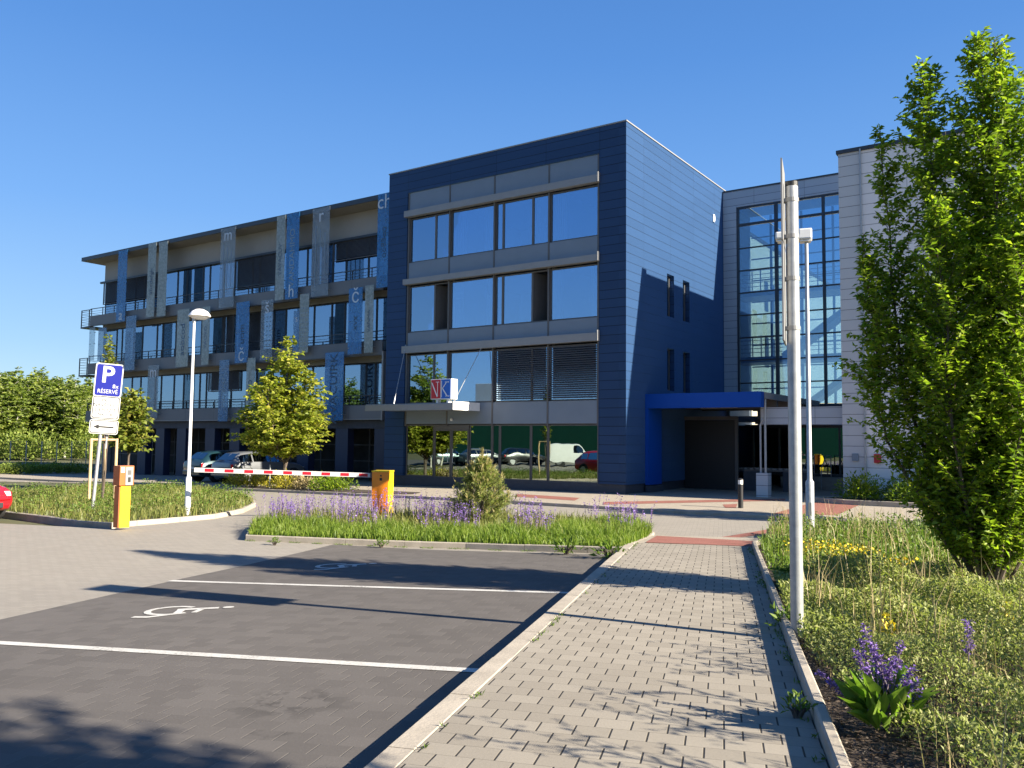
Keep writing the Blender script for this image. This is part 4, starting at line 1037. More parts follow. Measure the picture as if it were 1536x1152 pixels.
def car(name, label, paint, st, pos, az, cat='car', van=False, group=None):
    t = thing(name, label, cat, pos, group, rz=PI/2 - az)        # car's nose is local +x
    def sec(x):
        for i in range(len(st)-1):
            if st[i][0] <= x <= st[i+1][0]:
                f = (x-st[i][0])/(st[i+1][0]-st[i][0]); a = [p+(q-p)*f for p, q in zip(st[i], st[i+1])]; break
        _, zb, zl, zt, wb, wt = a
        return [(0, zb), (wb*0.86, zb), (wb*0.985, zb+0.12), (wb, (zb+zl)/2+0.05), (wb*0.965, zl), (wt, zt-0.05), (wt*0.86, zt), (0, zt+0.02)]
    X = sorted(set([s[0] for s in st]) | set(np.linspace(-1.9, 1.9, 25).round(3)))
    X = [x for x in X if st[0][0] <= x <= st[-1][0]]
    mb = MB(); rings = []
    for x in X:
        s = sec(x); ring = [(x, y, z) for y, z in s] + [(x, -y, z) for y, z in reversed(s[1:-1])]
        n = len(mb.v); mb.v += ring; rings.append((n, len(ring)))
    for (a, m), (b2, _) in zip(rings, rings[1:]):
        for k in range(m): mb.f.append((a+k, a+(k+1) % m, b2+(k+1) % m, b2+k))
    mb.f.append(tuple(range(rings[0][0], rings[0][0]+rings[0][1]))); mb.f.append(tuple(reversed(range(rings[-1][0], rings[-1][0]+rings[-1][1]))))
    body = part('body', mb, paint, t, smooth=True, local=True)
    def strip(x0, x1, i0, i1, t0, t1, side, n=5, off=0.007):
        q = MB()
        for k in range(n):
            pts = []
            for xx, tt in ((x0+(x1-x0)*k/n, t0), (x0+(x1-x0)*(k+1)/n, t0), (x0+(x1-x0)*(k+1)/n, t1), (x0+(x1-x0)*k/n, t1)):
                s = sec(xx); y = s[i0][0]+(s[i1][0]-s[i0][0])*tt; z = s[i0][1]+(s[i1][1]-s[i0][1])*tt
                pts.append((xx, (y+off)*side, z+off*0.4))
            q.quad(*pts)
        return q
    wins = [(-1.62, -0.98), (-0.9, -0.02), (0.05, 0.82)] if not van else [(-0.05, 0.80)]
    for s in (-1, 1):
        for a, b2 in wins: part('side_window', strip(a, b2, 4, 5, 0.14, 0.90, s), m_cglass, t, local=True)
    # windscreen and rear window follow the slope of the roof ends
    def slope(xa, xb, name):
        q = MB(); sa, sb = sec(xa), sec(xb)
        wa, wb2 = sa[6][0]*0.98, sb[6][0]*0.98; o = 0.012
        sg_ = 1 if xa < xb else -1
        q.quad((xa+o*sg_, -wa, sa[6][1]-0.005+o), (xa+o*sg_, wa, sa[6][1]-0.005+o), (xb+o*sg_, wb2, sb[6][1]+o), (xb+o*sg_, -wb2, sb[6][1]+o))
        part(name, q, m_cglass, t, local=True)
    if van: slope(0.50, 1.16, 'windscreen')
    else: slope(0.50, 1.11, 'windscreen'); slope(-1.55, -1.90, 'rear_window')
    x0, x1 = st[0][0], st[-1][0]
    for s in (-1, 1):
        part('tail_light', MB().obox((x0+0.10, s*0.70, 0.80), (0.07, 0, 0), (0, 0.10, 0), (0, 0, 0.10)), m_tail, t, local=True, bevel=0.02)
        part('head_light', MB().obox((x1-0.22, s*0.60, 0.66), (0.14, -s*0.07, 0.02), (0.03, s*0.14, 0), (-0.03, 0, 0.06)), m_head, t, local=True, bevel=0.02)
        part('mirror', MB().obox((0.72, s*0.95, 0.98), (0.06, 0, 0), (0, 0.08, 0), (0, 0, 0.06)), paint, t, local=True, bevel=0.02)
    part('plate', MB().obox((x0-0.012, 0, 0.66), (0.008, 0, 0), (0, 0.26, 0), (0, 0, 0.06)), m_signwhite, t, local=True)
    part('bumper', MB().obox((x0+0.02, 0, 0.44), (0.06, 0, 0), (0, 0.72, 0), (0, 0, 0.09)), paint, t, local=True, bevel=0.03)
    part('grille', MB().obox((x1-0.02, 0, 0.40), (0.03, 0, 0), (0, 0.45, 0), (0, 0, 0.07)), m_trim, t, local=True, bevel=0.02)
    for x in (-1.28, 1.30):
        for s in (-1, 1):
            w_ = MB().lathe((x, s*0.68, 0.31), [(0.20, 0), (0.30, 0.0), (0.315, 0.02), (0.315, 0.17), (0.30, 0.195), (0.20, 0.195)], 24, (0, s, 0))
            tw = part('wheel', w_, m_tyre, t, local=True, smooth=True)
            part('rim', MB().lathe((x, s*0.86, 0.31), [(0.0, 0.01), (0.05, 0.012), (0.19, 0.0), (0.205, 0.022)], 20, (0, s, 0)), m_rim, tw, local=True, smooth=True)
            part('wheel_arch', MB().lathe((x, s*0.72, 0.33), [(0.0, 0.0), (0.375, 0.0), (0.375, 0.148), (0.33, 0.152), (0.0, 0.152)], 24, (0, s, 0)), m_trim, t, local=True)
    return t
p_silver = carpaint('paint_silver', (0.17, 0.18, 0.19), 0.4); p_teal = carpaint('paint_dark_teal', (0.012, 0.04, 0.05)); p_dark = carpaint('paint_black', (0.012, 0.013, 0.016))
p_redc = carpaint('paint_red', (0.55, 0.012, 0.02), 0.1); p_wht = carpaint('paint_white', (0.80, 0.80, 0.80), 0.0); p_grey = carpaint('paint_grey', (0.16, 0.17, 0.18), 0.4)
AZ = R(4)
ycar = 26.3; c0 = ray(331, 700)*1.0; c0 = c0*(24.2/c0.y); zc = z_fore(-32, 25)
car('parked_car', 'silver parked car facing the wing, seen behind the left half of the boom', p_silver, HATCH, (c0.x+0.15, ycar, zc), AZ, group='cars parked at the wing')
car('parked_car', 'dark teal parked car directly left of the silver one, behind the white lamp post', p_teal, HATCH, (c0.x-2.3, ycar+0.2, zc), AZ, group='cars parked at the wing')
rp = Vector((-24.35, 9.38, 0)); rp.z = z_road(rp.x, rp.y)
car('red_car', 'bright red car cut by the left picture edge, nose towards the barrier', p_redc, HATCH, rp, R(79))
# the car park across the lawn, seen mirrored in the tower's glass
vp_ = Vector((-36.5, -7.5, 0)); car('white_van', 'white delivery van mirrored in the ground floor glass', p_wht, VAN, (vp_.x, vp_.y, z_road(vp_.x, vp_.y)), R(118), 'van', True)
for i, (x, y, a, pnt, lab) in enumerate(((-41.8, -7.2, 150, p_dark, 'black car in the row mirrored beside the white van'), (-45.6, -6.5, 152, p_silver, 'silver car mirrored in the glass, second from the white van'), (-49.2, -5.8, 150, p_teal, 'dark green car mirrored in the glass, third from the white van'))):
    car('parked_car', lab, pnt, HATCH, (x, y, z_road(x, y)), R(a), group='cars in the car park behind the lawn')

# ================================================================== BEHIND THE CAMERA (mirrored in the glass)
m_hall = cladding('green_corrugated', (0.008, 0.070, 0.044), 40.0, 0.60, 0, 0.0, rough=0.5, joint=0.5, jw=0.01)
hall = thing('green_hall', 'long dark green corrugated hall mirrored in the glazing', 'building', (-70, -40, 0))
part('wall', MB().box(-150, 40, -48, -36, -0.5, 6.6), m_hall, hall)
part('roof', MB().box(-150.3, 40.3, -48.3, -35.7, 6.61, 6.95), m_grey_panel, hall)
sheet('car_park', [(-62, -12), (-26, -20), (-24, -12), (-60, -2)], z_road, -0.03, 2.0, m_asph)

# ================================================================== TREES
m_bark = M('bark', (0.11, 0.085, 0.065), 0.9, var=0.3, scale=9, bmp=0.6)
m_birch = M('pale_bark', (0.42, 0.40, 0.35), 0.9, var=0.3, scale=5, bmp=0.3)
m_wood = M('stake_wood', (0.50, 0.36, 0.20), 0.85, var=0.15, scale=6)
m_leaf_h = leafmat('leaf_hornbeam', (0.085, 0.155, 0.017), (0.25, 0.35, 0.032), 0.54, 1.0, (0.50, 0.54, 0.055))
m_leaf_m = leafmat('leaf_maple', (0.14, 0.20, 0.028), (0.35, 0.375, 0.05), 0.48, 1.2, (0.50, 0.43, 0.07))
m_leaf_s = leafmat('leaf_young', (0.09, 0.145, 0.026), (0.23, 0.26, 0.042), 0.4, 1.0, (0.38, 0.32, 0.07))
m_leaf_w = leafmat('leaf_wood', (0.085, 0.135, 0.026), (0.23, 0.29, 0.055), 0.45, 0.35, (0.36, 0.37, 0.09))
m_leaf_p = leafmat('pine_needle', (0.13, 0.19, 0.055), (0.33, 0.37, 0.115), 0.4, 2.0, (0.58, 0.50, 0.19))
def grow(seed, leaders, env, clear, nsh, ln, lw, spacing, elev=(35, 62), twig=0.006, r0=0.045, zmax=None, slen=(0.25, 0.9), droop=0.1, bare=0.12, fork=0.0, per=2, spire=0.0):
    """leaders: list of (dx, dy, height, weight). Returns (wood MB, (verts, tris) of leaves), base at origin"""
    rng = np.random.default_rng(seed); wood = MB(); paths = []
    for dx, dy, h, wgt in leaders:
        n = 9; pts = []
        for k in range(n+1):
            t = k/n; s = min(1.0, max(0.0, (t - fork/h)/(1 - fork/h))*2.2)**0.8
            pts.append(Vector((dx*s*(0.72+0.28*t) + rng.normal(0, 0.02)*h*0.12, dy*s*(0.72+0.28*t) + rng.normal(0, 0.02)*h*0.12, h*t - 0.05)))
        paths.append(pts); r = r0*(h/max(l[2] for l in leaders))
        wood.tube(pts, [max(0.006, r*(1-0.88*k/n)) for k in range(n+1)], 7)
    ws = np.array([l[3] for l in leaders], float); ws /= ws.sum()
    B, D, L, W = [], [], [], []
    for s in range(nsh):
        li = rng.choice(len(leaders), p=ws); h = leaders[li][2]
        z = clear + (h-clear)*rng.random()**0.92*0.985
        t = min(0.999, max(0, (z+0.05)/h))*9; k = int(t); a = paths[li][k].lerp(paths[li][k+1], t-k)
        ph = rng.uniform(0, 2*PI); e = R(rng.uniform(*elev)); d = Vector((math.cos(ph)*math.cos(e), math.sin(ph)*math.cos(e), math.sin(e)))
        # length up to the envelope
        m = slen[1]; lo = slen[0]; best = lo
        for q in np.linspace(lo, m, 8):
            p = a + d*float(q); ev = env(p.z, math.atan2(p.y, p.x))
            if math.hypot(p.x, p.y) <= ev: best = float(q)
        if math.hypot(a.x, a.y) > env(a.z, math.atan2(a.y, a.x))*1.05 and rng.random() < 0.7: continue
        if math.hypot(a.x, a.y) + 0.1 > env(a.z, math.atan2(a.y, a.x)): best *= 0.5
        if spire: best = min(best, 0.16 + (h - z)*spire)
        Ls = best*rng.uniform(0.75, 1.08)
        tip = a + d*Ls - UP*(droop*Ls*Ls)
        mid = a + d*Ls*0.5 + Vector(rng.normal(0, 0.03, 3))*Ls
        if twig: wood.tube([a, mid, tip], [twig, twig*0.7, twig*0.3], 4, caps=False)
        n = max(3, int(Ls/spacing))
        for i in range(n):
            u = bare + (1.03-bare)*(i+rng.random()*0.5)/n
            p = a.lerp(mid, min(1, u*2)) if u < 0.5 else mid.lerp(tip, min(1.05, u*2-1))
            for j in range(per):
                sd = Vector((-d.y, d.x, 0)).normalized() * (1 if (i+j) % 2 else -1)
                dd = d*0.5 + sd*rng.uniform(0.4, 1.0) + Vector(rng.normal(0, 0.35, 3)) - UP*0.25
                B.append(p + Vector(rng.normal(0, 0.012, 3))); D.append(dd); f = rng.uniform(0.65, 1.2); L.append(ln*f); W.append(lw*f)
    B, D, L, W = np.array(B), np.array(D), np.array(L), np.array(W)
    return wood, leaves(B, D, L, W, rng)
def tree(name, label, cat, pos, spec, mleaf, mbark=None, group=None):
    wood, (v, t) = spec; o = thing(name, label, cat, pos, group)
    part('trunk', wood, mbark or m_bark, o, smooth=True, local=True)
    part('crown', np_mesh('crown', v, t), mleaf, o, local=True); return o
def prof(tbl, wob=0.12, ph=0.0):
    zs_ = [a for a, _ in tbl]; rs_ = [b2 for _, b2 in tbl]
    def f(z, a): return float(np.interp(z, zs_, rs_))*(1+wob*math.sin(3*a+ph+z*1.3)+wob*0.6*math.sin(5*a+ph*2+z*2.9))
    return f
hb_env = prof([(0.1, 0.35), (0.4, 0.9), (0.8, 1.6), (1.4, 2.0), (3, 2.1), (5, 2.0), (6.4, 1.75), (7.4, 1.5), (8.4, 1.15), (9.5, 0.8)], 0.12)
v_, r_ = look_frame(-1.45, 16.95)
def LD(a, b2, h, w_): q = r_*a + v_*b2; return (q.x, q.y, h, w_)
hb_lead = [LD(0.10, 0.0, 9.42, 1.5), LD(0.30, -0.3, 9.1, 1.0), LD(-0.70, -0.1, 9.1, 0.9), LD(-0.45, 0.5, 8.0, 0.8), LD(-1.42, 0.1, 8.05, 0.85), LD(0.75, 0.2, 8.6, 0.9), LD(1.35, -0.3, 8.5, 1.0), LD(0.2, 0.9, 7.6, 0.7), LD(-1.65, -0.5, 6.0, 0.9), LD(-0.5, -1.1, 6.4, 0.9), LD(0.6, -1.1, 6.6, 0.9), LD(1.5, 0.4, 5.2, 0.6), LD(-0.9, 0.9, 5.6, 0.6)]
hornbeam = grow(11, hb_lead, hb_env, 0.45, 2750, 0.122, 0.062, 0.060, (38, 66), 0.005, 0.05, slen=(0.22, 0.95), per=2, spire=0.42)
HX, HY = -0.86, 10.3
hbo = tree('columnar_hornbeam', 'tall dense columnar hornbeam with several pointed leaders in front of the pale block', 'tree', (HX, HY, z_rb(HX, HY)), hornbeam, m_leaf_h)
hbo.scale = (0.68, 0.68, 0.668)
# more of the same row stand just outside the picture, to the right, and throw their shade across the path
hb2 = grow(12, [(0.0, 0, 9.0, 1.4), (0.5, 0.2, 8.2, 1), (-0.5, 0.3, 7.8, 1), (0.2, -0.6, 7.2, 1), (-0.3, -0.6, 6.4, 1), (0.8, -0.3, 6.2, 1)], prof([(0.1, 0.4), (0.8, 1.2), (3, 1.6), (6, 1.3), (9, 0.6)], 0.1), 0.5, 900, 0.15, 0.085, 0.085, per=2, slen=(0.3, 0.9))
t1 = tree('columnar_hornbeam', 'columnar hornbeam beside the camera, shading the lower left paving', 'tree', (6.5, 3.45, z_walk(6.5, 3.45)), hb2, m_leaf_h)
lol = grow(14, [(0, 0, 5.2, 1.5), (0.5, 0.1, 4.5, 1), (-0.5, 0.2, 4.4, 1), (0.1, -0.5, 4.2, 1), (0.0, 0.6, 4.0, 1)], prof([(2.0, 0.4), (2.6, 1.2), (3.5, 1.35), (4.5, 0.9), (5.3, 0.3)], 0.12), 2.2, 330, 0.15, 0.11, 0.10, per=2, slen=(0.25, 0.8), fork=2.0)
tree('young_tree', 'small round tree on a clear stem by the forecourt, hidden behind the hornbeam', 'tree', (-0.5, 23.3, 0.0), lol, m_leaf_h)

# maple-like tree in front of the wing
mp_env = prof([(0.9, 0.6), (1.3, 1.6), (1.9, 2.0), (2.6, 1.85), (3.4, 1.45), (4.2, 0.95), (4.9, 0.4), (5.3, 0.15)], 0.17, 1.0)
mp = grow(21, [(0, 0, 5.15, 2.2), (0.6, 0.2, 4.0, 1), (-0.65, -0.1, 3.9, 1), (0.1, -0.8, 3.7, 1), (1.25, -0.2, 2.9, 1), (-1.3, 0.2, 2.8, 1), (0.0, 1.0, 3.1, 0.8), (0.6, -1.0, 2.6, 0.8), (-0.7, -0.9, 2.7, 0.8)], mp_env, 1.05, 760, 0.14, 0.11, 0.085, (5, 50), 0.006, 0.05, slen=(0.2, 0.8), per=2, fork=0.95, spire=0.8)
tree('field_maple', 'yellow green broad tree with a pointed top in front of the long wing', 'tree', (-27.3, 23.4, z_fore(-27.3, 23.4)), mp, m_leaf_m).scale = (1.40, 1.40, 1.21)
# small tree further left
sm_env = prof([(1.2, 0.4), (1.7, 1.0), (2.4, 1.15), (3.2, 0.9), (4.1, 0.25)], 0.14, 2.0)
smt = grow(31, [(0, 0, 4.0, 1.6), (0.45, 0.1, 3.4, 1), (-0.45, 0.1, 3.5, 1), (0.1, -0.4, 3.0, 1), (-0.1, 0.5, 3.2, 1)], sm_env, 1.45, 230, 0.20, 0.15, 0.12, (5, 55), 0.006, 0.045, slen=(0.2, 0.8), per=2, fork=1.4)
lt = G(192, 722, z0); d_ = 33.0; lt = ray(192, 700); lt = Vector((lt.x, lt.y, 0)).normalized()*36.5
tree('young_tree', 'small yellowish tree with thin grey stem near the left end of the wing', 'tree', (lt.x, lt.y, -0.1), smt, m_leaf_s)
# staked sapling behind the parking sign
st_ = ray(154, 740); st_ = Vector((st_.x, st_.y, 0)).normalized()*29.5; st_.z = -0.05
spl = grow(41, [(0, 0, 5.15, 1.5), (0.12, 0.05, 4.5, 1), (-0.1, 0.06, 4.3, 1)], prof([(1.8, 0.25), (2.6, 0.42), (4, 0.36), (5.2, 0.15)], 0.15), 2.0, 130, 0.14, 0.10, 0.10, (40, 70), 0.004, 0.03, slen=(0.12, 0.45), per=2)
tree('staked_sapling', 'slim young sapling tied between wooden stakes behind the parking sign', 'sapling', st_, spl, m_leaf_s)
sk = thing('tree_stake', 'three peeled wooden stakes joined by a rail around the sapling', 'tree stake', st_)
v_, r_ = look_frame(st_.x, st_.y)
tops = []
for a, b2 in ((-0.38, -0.15), (0.34, -0.15), (0.0, 0.4)):
    p = st_ + r_*a + v_*b2; part('stake', MB().tube([p - UP*0.05, p + UP*1.92], 0.045, 10), m_wood, sk); tops.append(p + UP*1.88)
for i, j in ((0, 1), (1, 2), (0, 2)): part('rail', MB().tube([tops[i], tops[j]], 0.036, 8), m_wood, sk)

# wood beyond the left fence
wd_env = [prof([(1.5, 0.7), (3, 2.0), (5, 2.4), (7, 1.8), (9.2, 0.5)], 0.16, k) for k in (0.0, 1.7, 3.1)]
woods = [grow(51+k, [(0, 0, 9.0, 1.5), (0.8, 0.3, 8.0, 1), (-0.8, 0.1, 7.6, 1), (0.2, -0.9, 7.2, 1), (-0.2, 1.0, 7.4, 1), (1.4, -0.5, 6, 1), (-1.4, -0.6, 6, 1)], wd_env[k], 1.5, 620, 0.34, 0.24, 0.20, (0, 60), 0.012, 0.09, slen=(0.4, 1.6), per=2, fork=2.6) for k in range(3)]
protos = []
kinds = ['round leafy', 'tall narrow', 'loose open']
rg = random.Random(9); k = 0
wood_pos = []
for px, dist, s in ((-45, 62, 0.98), (-14, 66, 1.05), (8, 60, 0.92), (20, 70, 1.12), (38, 62, 0.92), (52, 68, 1.10), (70, 61, 0.88), (84, 66, 1.0), (98, 60, 0.85), (110, 66, 0.98), (122, 62, 0.86), (134, 70, 1.02), (60, 76, 1.15), (-30, 74, 1.15), (105, 78, 1.12), (146, 76, 1.0), (160, 82, 1.0), (-5, 82, 1.2), (28, 84, 1.15), (78, 86, 1.2), (92, 80, 1.05), (126, 84, 1.1), (46, 80, 1.2)):
    d_ = ray(px, 660); p = Vector((d_.x, d_.y, 0)).normalized()*dist*1.68
    wood_pos.append((p, s, px))
for i, (p, s, px) in enumerate(wood_pos):
    lab = '%s tree in the wood beyond the left fence' % kinds[i % 3]
    if i < 3:
        o = tree('woodland_tree', lab, 'tree', p, woods[i], m_leaf_w, m_birch, 'trees beyond the left fence (%s)' % kinds[i]); protos.append(o)
    else:
        o = copy_tree(protos[i % 3]); o.location = p
    o.rotation_euler = (0, 0, rg.uniform(0, 6.28)); o.scale = (s*rg.uniform(1.2, 1.5), s*rg.uniform(1.2, 1.5), s*1.0); o.location.z = -0.4
# trees mirrored in the lower windows
for i, (x, y, s, lab) in enumerate(((-44, 3, 0.85, 'leafy tree on the lawn mirrored in the leftmost ground window'), (-49, 4.5, 0.95, 'bushy tree on the lawn mirrored in the wing windows'), (-54, 6, 0.9, 'farthest tree on the lawn mirrored in the wing windows'), (-46, -1, 0.8, 'shorter tree mirrored beside the entrance doors'))):
    o = copy_tree(protos[i % 3]); o.location = (x, y, -0.3); o.scale = (s, s, s*0.9); o['label'] = lab; o['group'] = 'trees on the lawn behind'

# pine bush on the island
rngp = np.random.default_rng(61)
pw = MB().tube([(0, 0, -0.05), (0, 0, 1.5)], [0.05, 0.015], 8); B, D, L, W = [], [], [], []
CB, CD, CL, CW = [], [], [], []
for s in range(430):
    z = 0.05 + 1.45*rngp.random()**1.15; ph = rngp.uniform(0, 2*PI)
    rad = float(np.interp(z, [0, 0.3, 0.7, 1.1, 1.5], [0.70, 0.78, 0.62, 0.36, 0.10]))*rngp.uniform(0.55, 1.05)
    e = R(rngp.uniform(25, 60)); d = Vector((math.cos(ph)*math.cos(e), math.sin(ph)*math.cos(e), math.sin(e)))
    a = Vector((math.cos(ph)*rad*0.45, math.sin(ph)*rad*0.45, z)); tip = Vector((math.cos(ph)*rad, math.sin(ph)*rad, z + rad*0.35))
    d = (tip-a).normalized(); pw.tube([a, tip], [0.008, 0.004], 4, caps=False)
    for i in range(34):
        u = rngp.uniform(0.2, 1.0); p = a.lerp(tip, u); n_ = Vector(rngp.normal(0, 1, 3)); n_ = (n_ - d*n_.dot(d)).normalized()
        B.append(p); D.append(d*rngp.uniform(0.5, 1.1) + n_*0.8); L.append(rngp.uniform(0.07, 0.12)); W.append(0.012)
    if rngp.random() < 0.45:
        for i in range(7): CB.append(tip); CD.append(UP*1.0 + d*0.4 + Vector(rngp.normal(0, 0.22, 3))); CL.append(rngp.uniform(0.08, 0.16)); CW.append(0.018)
for i in range(60):
    CB.append(Vector((0, 0, 1.45+0.25*rngp.random()))); CD.append(UP + Vector(rngp.normal(0, 0.35, 3))); CL.append(0.12); CW.append(0.018)
gp = Vector((-11.55, 15.75, 0)); gp.z = z_bed(gp.x, gp.y)
pine = thing('pine_bush', 'round pointed young pine with pale candle shoots on the flower island', 'pine', gp)
part('trunk', pw, m_bark, pine, local=True)
rr = np.random.default_rng(3)
part('needles', np_mesh('needles', *leaves(np.array(B), np.array(D), np.array(L), np.array(W), rr, 0.1)), m_leaf_p, pine, local=True)
m_candle = leafmat('pine_candle', (0.24, 0.22, 0.08), (0.45, 0.38, 0.18), 0.25, 2.0)
part('candle_shoots', np_mesh('candle_shoots', *leaves(np.array(CB), np.array(CD), np.array(CL), np.array(CW), rr, 0.1)), m_candle, pine, local=True)

# ================================================================== LOW PLANTING
def zfun(f, x, y): return np.array([f(float(a), float(b2)) for a, b2 in zip(x, y)])
def veg(name, label_mat, V, T, kind='stuff'):
    o = part(name, np_mesh(name, V, T), label_mat); o['kind'] = kind; return o
m_grass_l = leafmat('grass_lush', (0.07, 0.135, 0.018), (0.19, 0.27, 0.035), 0.45, 1.5, (0.26, 0.30, 0.06))
m_grass_d = leafmat('grass_weedy', (0.085, 0.115, 0.030), (0.20, 0.22, 0.055), 0.4, 0.8, (0.36, 0.30, 0.12))
m_straw = leafmat('dry_stalk', (0.26, 0.20, 0.10), (0.42, 0.34, 0.18), 0.2, 2.0)
m_scrub = leafmat('grey_green_scrub', (0.15, 0.185, 0.055), (0.33, 0.36, 0.12), 0.42, 1.3, (0.50, 0.47, 0.21))
m_green = leafmat('green_herb', (0.07, 0.13, 0.02), (0.17, 0.25, 0.04), 0.4, 1.0)
m_yflow = leafmat('yellow_flower', (0.62, 0.42, 0.02), (0.85, 0.66, 0.04), 0.25, 3.0)
m_yleaf = leafmat('yellow_leaf', (0.26, 0.26, 0.03), (0.60, 0.50, 0.06), 0.4, 2.0)
m_purple = leafmat('purple_flower', (0.15, 0.085, 0.33), (0.30, 0.19, 0.56), 0.25, 3.0)
m_pstem = leafmat('sage_stem', (0.16, 0.12, 0.16), (0.26, 0.20, 0.24), 0.2, 2.0)
m_bigleaf = leafmat('sage_leaf', (0.10, 0.19, 0.025), (0.23, 0.34, 0.055), 0.45, 2.0)
rng = np.random.default_rng(77)
def hn(x, y, s, ph=0): return 0.5+0.25*np.sin(x*s+ph)*np.cos(y*s*1.13+ph*2)+0.25*np.sin(x*s*2.3+y*s*1.9+ph)

# left lawn: rough weedy grass, brown and short along the kerb
x, y = scatter(lawn, 42000, rng); m = x > -34; x, y = x[m], y[m]
z = zfun(z_bed, x, y); nn = hn(x, y, 0.9); h = rng.uniform(0.08, 0.30, len(x))*(0.45+0.9*nn)
veg('rough_grass', m_grass_d, *blades('g', x, y, z, h, np.full(len(x), 0.020), rng.uniform(0.1, 0.7, len(x)), rng))
x, y = scatter(lawn, 2600, rng); m = (x > -34) & (hn(x, y, 1.4, 2) > 0.5); x, y = x[m], y[m]; n = len(x)
B = np.repeat(np.stack([x, y, zfun(z_bed, x, y)], 1), 9, 0); k = len(B); B[:, :2] += rng.normal(0, 0.10, (k, 2)); B[:, 2] += rng.uniform(0.02, 0.34, k)
D = rng.normal(0, 0.8, (k, 3)); D[:, 2] = np.abs(D[:, 2])*0.7+0.2
veg('weeds', m_green, *leaves(B, D, rng.uniform(0.05, 0.11, k), rng.uniform(0.025, 0.05, k), rng))
# lush front of the flower island
def sub(poly, n, cond):
    x, y = scatter(poly, n, rng); m = cond(x, y); return x[m], y[m]
icx = np.array([p[0] for p in isl]); icy = np.array([p[1] for p in isl])
fr0 = Vector(isl[0]); fr1 = Vector(isl[3]); fd = (fr1-fr0).normalized(); fnrm = Vector((-fd.y, fd.x))
depth = lambda x, y: (x-fr0.x)*fnrm.x + (y-fr0.y)*fnrm.y
x, y = sub(isl, 46000, lambda x, y: (depth(x, y) < 1.75+0.3*np.sin(x*3)) | (x > -9.2))
z = zfun(z_bed, x, y); h = rng.uniform(0.14, 0.36, len(x))*(0.75+0.5*hn(x, y, 1.7))*np.clip(0.45+depth(x, y)*0.5, 0.5, 1.0)
veg('island_grass', m_grass_l, *blades('g', x, y, z, h, np.full(len(x), 0.017), rng.uniform(0.1, 0.75, len(x)), rng))
x, y = sub(isl, 9000, lambda x, y: depth(x, y) > 1.3); z = zfun(z_bed, x, y)
veg('island_undergrowth', m_grass_d, *blades('g', x, y, z, rng.uniform(0.12, 0.34, len(x)), np.full(len(x), 0.018), rng.uniform(0.1, 0.7, len(x)), rng))
def sage(x, y, z, hmin, hmax, nf, fs, seed):
    r = np.random.default_rng(seed); S, F = [], []
    az = r.uniform(0, 6.28, len(x)); ln_ = r.uniform(0.02, 0.30, len(x)); H = r.uniform(hmin, hmax, len(x))
    base = np.stack([x, y, z], 1); dirv = unit(np.stack([np.cos(az)*ln_, np.sin(az)*ln_, np.ones(len(x))], 1)); tip = base + dirv*H[:, None]
    sv, stt = blades('s', x, y, z, H, np.full(len(x), 0.012), np.zeros(len(x)), r)
    sv = sv.reshape(-1, 5, 3); mid = base + dirv*(H*0.6)[:, None]; sv[:, 2] += mid - (base + np.stack([0*H, 0*H, H*0.6], 1)); sv[:, 3] += mid - (base + np.stack([0*H, 0*H, H*0.6], 1)); sv[:, 4] = tip
    u = r.uniform(0.42, 1.02, (len(x), nf)); P = (base[:, None] + dirv[:, None]*(H[:, None]*u)[..., None]).reshape(-1, 3)
    D = r.normal(0, 1, P.shape); D[:, 2] = D[:, 2]*0.3+0.35
    return (sv.reshape(-1, 3), stt), leaves(P, D, r.uniform(0.7, 1.3, len(P))*fs, r.uniform(0.5, 1.0, len(P))*fs, r)
x, y = sub(isl, 900, lambda x, y: (depth(x, y) > 1.2) & (hn(x, y, 1.1, 0.7)+np.where(x < -12.2, 0.25, -0.05) > 0.48))
st2, fl2 = sage(x, y, zfun(z_bed, x, y), 0.40, 0.74, 16, 0.034, 5)
veg('purple_sage_stems', m_pstem, *st2); veg('purple_sage_flowers', m_purple, *fl2)

# right-hand bed: scrubby ground cover, dry stalks, yellow stonecrop, bare mulch beside the kerb
def rb_near(x, y): return PQ(x, y)[1] - PATH_R
vx = [XY(1.5, PATH_R+0.1), XY(15.4, PATH_R+0.12), XY(16.2, PATH_R+0.4)] + rbed[3:6] + [(3.2, 15.5), (3.0, 3.0), (1.5, 1.6)]
x, y = scatter(vx, 30000, rng)
x2, y2 = scatter([XY(1.5, PATH_R+0.1), XY(11.0, PATH_R+0.1), (2.6, 11.0), (2.0, 3.0), (1.0, 1.6)], 170000, rng); x = np.concatenate([x, x2]); y = np.concatenate([y, y2])
p_, q_ = PQ(x, y); q_ = q_ - PATH_R
dens = hn(x, y, 1.9, 1.0); keep = (q_ > 0.06 + 0.62*dens*np.clip((7.5-p_)/3, 0.0, 1)) & (rng.random(len(x)) < np.clip(0.45+dens*0.8, 0, 1)); x, y, p_, q_ = x[keep], y[keep], p_[keep], q_[keep]
n = len(x); hgt = (0.10+0.42*hn(x, y, 2.6, 3.0)*np.clip(q_/0.9, 0.25, 1))
B = np.stack([x, y, zfun(z_rb, x, y)+hgt*rng.random(n)**0.55], 1); D = rng.normal(0, 0.7, (n, 3)); D[:, 2] = np.abs(D[:, 2])+0.15
far = p_ > 10.5+3*hn(x, y, 1.3)
L_ = np.where(far, rng.uniform(0.045, 0.09, n), rng.uniform(0.013, 0.036, n)*np.where(p_ > 7, 1.5, 1.0))
veg('scrub_cover', m_scrub, *leaves(B[~far], D[~far], L_[~far], L_[~far]*0.5, rng))
veg('green_cover', m_green, *leaves(B[far], D[far], L_[far], L_[far]*0.5, rng))
idx = rng.choice(np.where(~far)[0], 4200, replace=False)   # woody little stems under the leaves
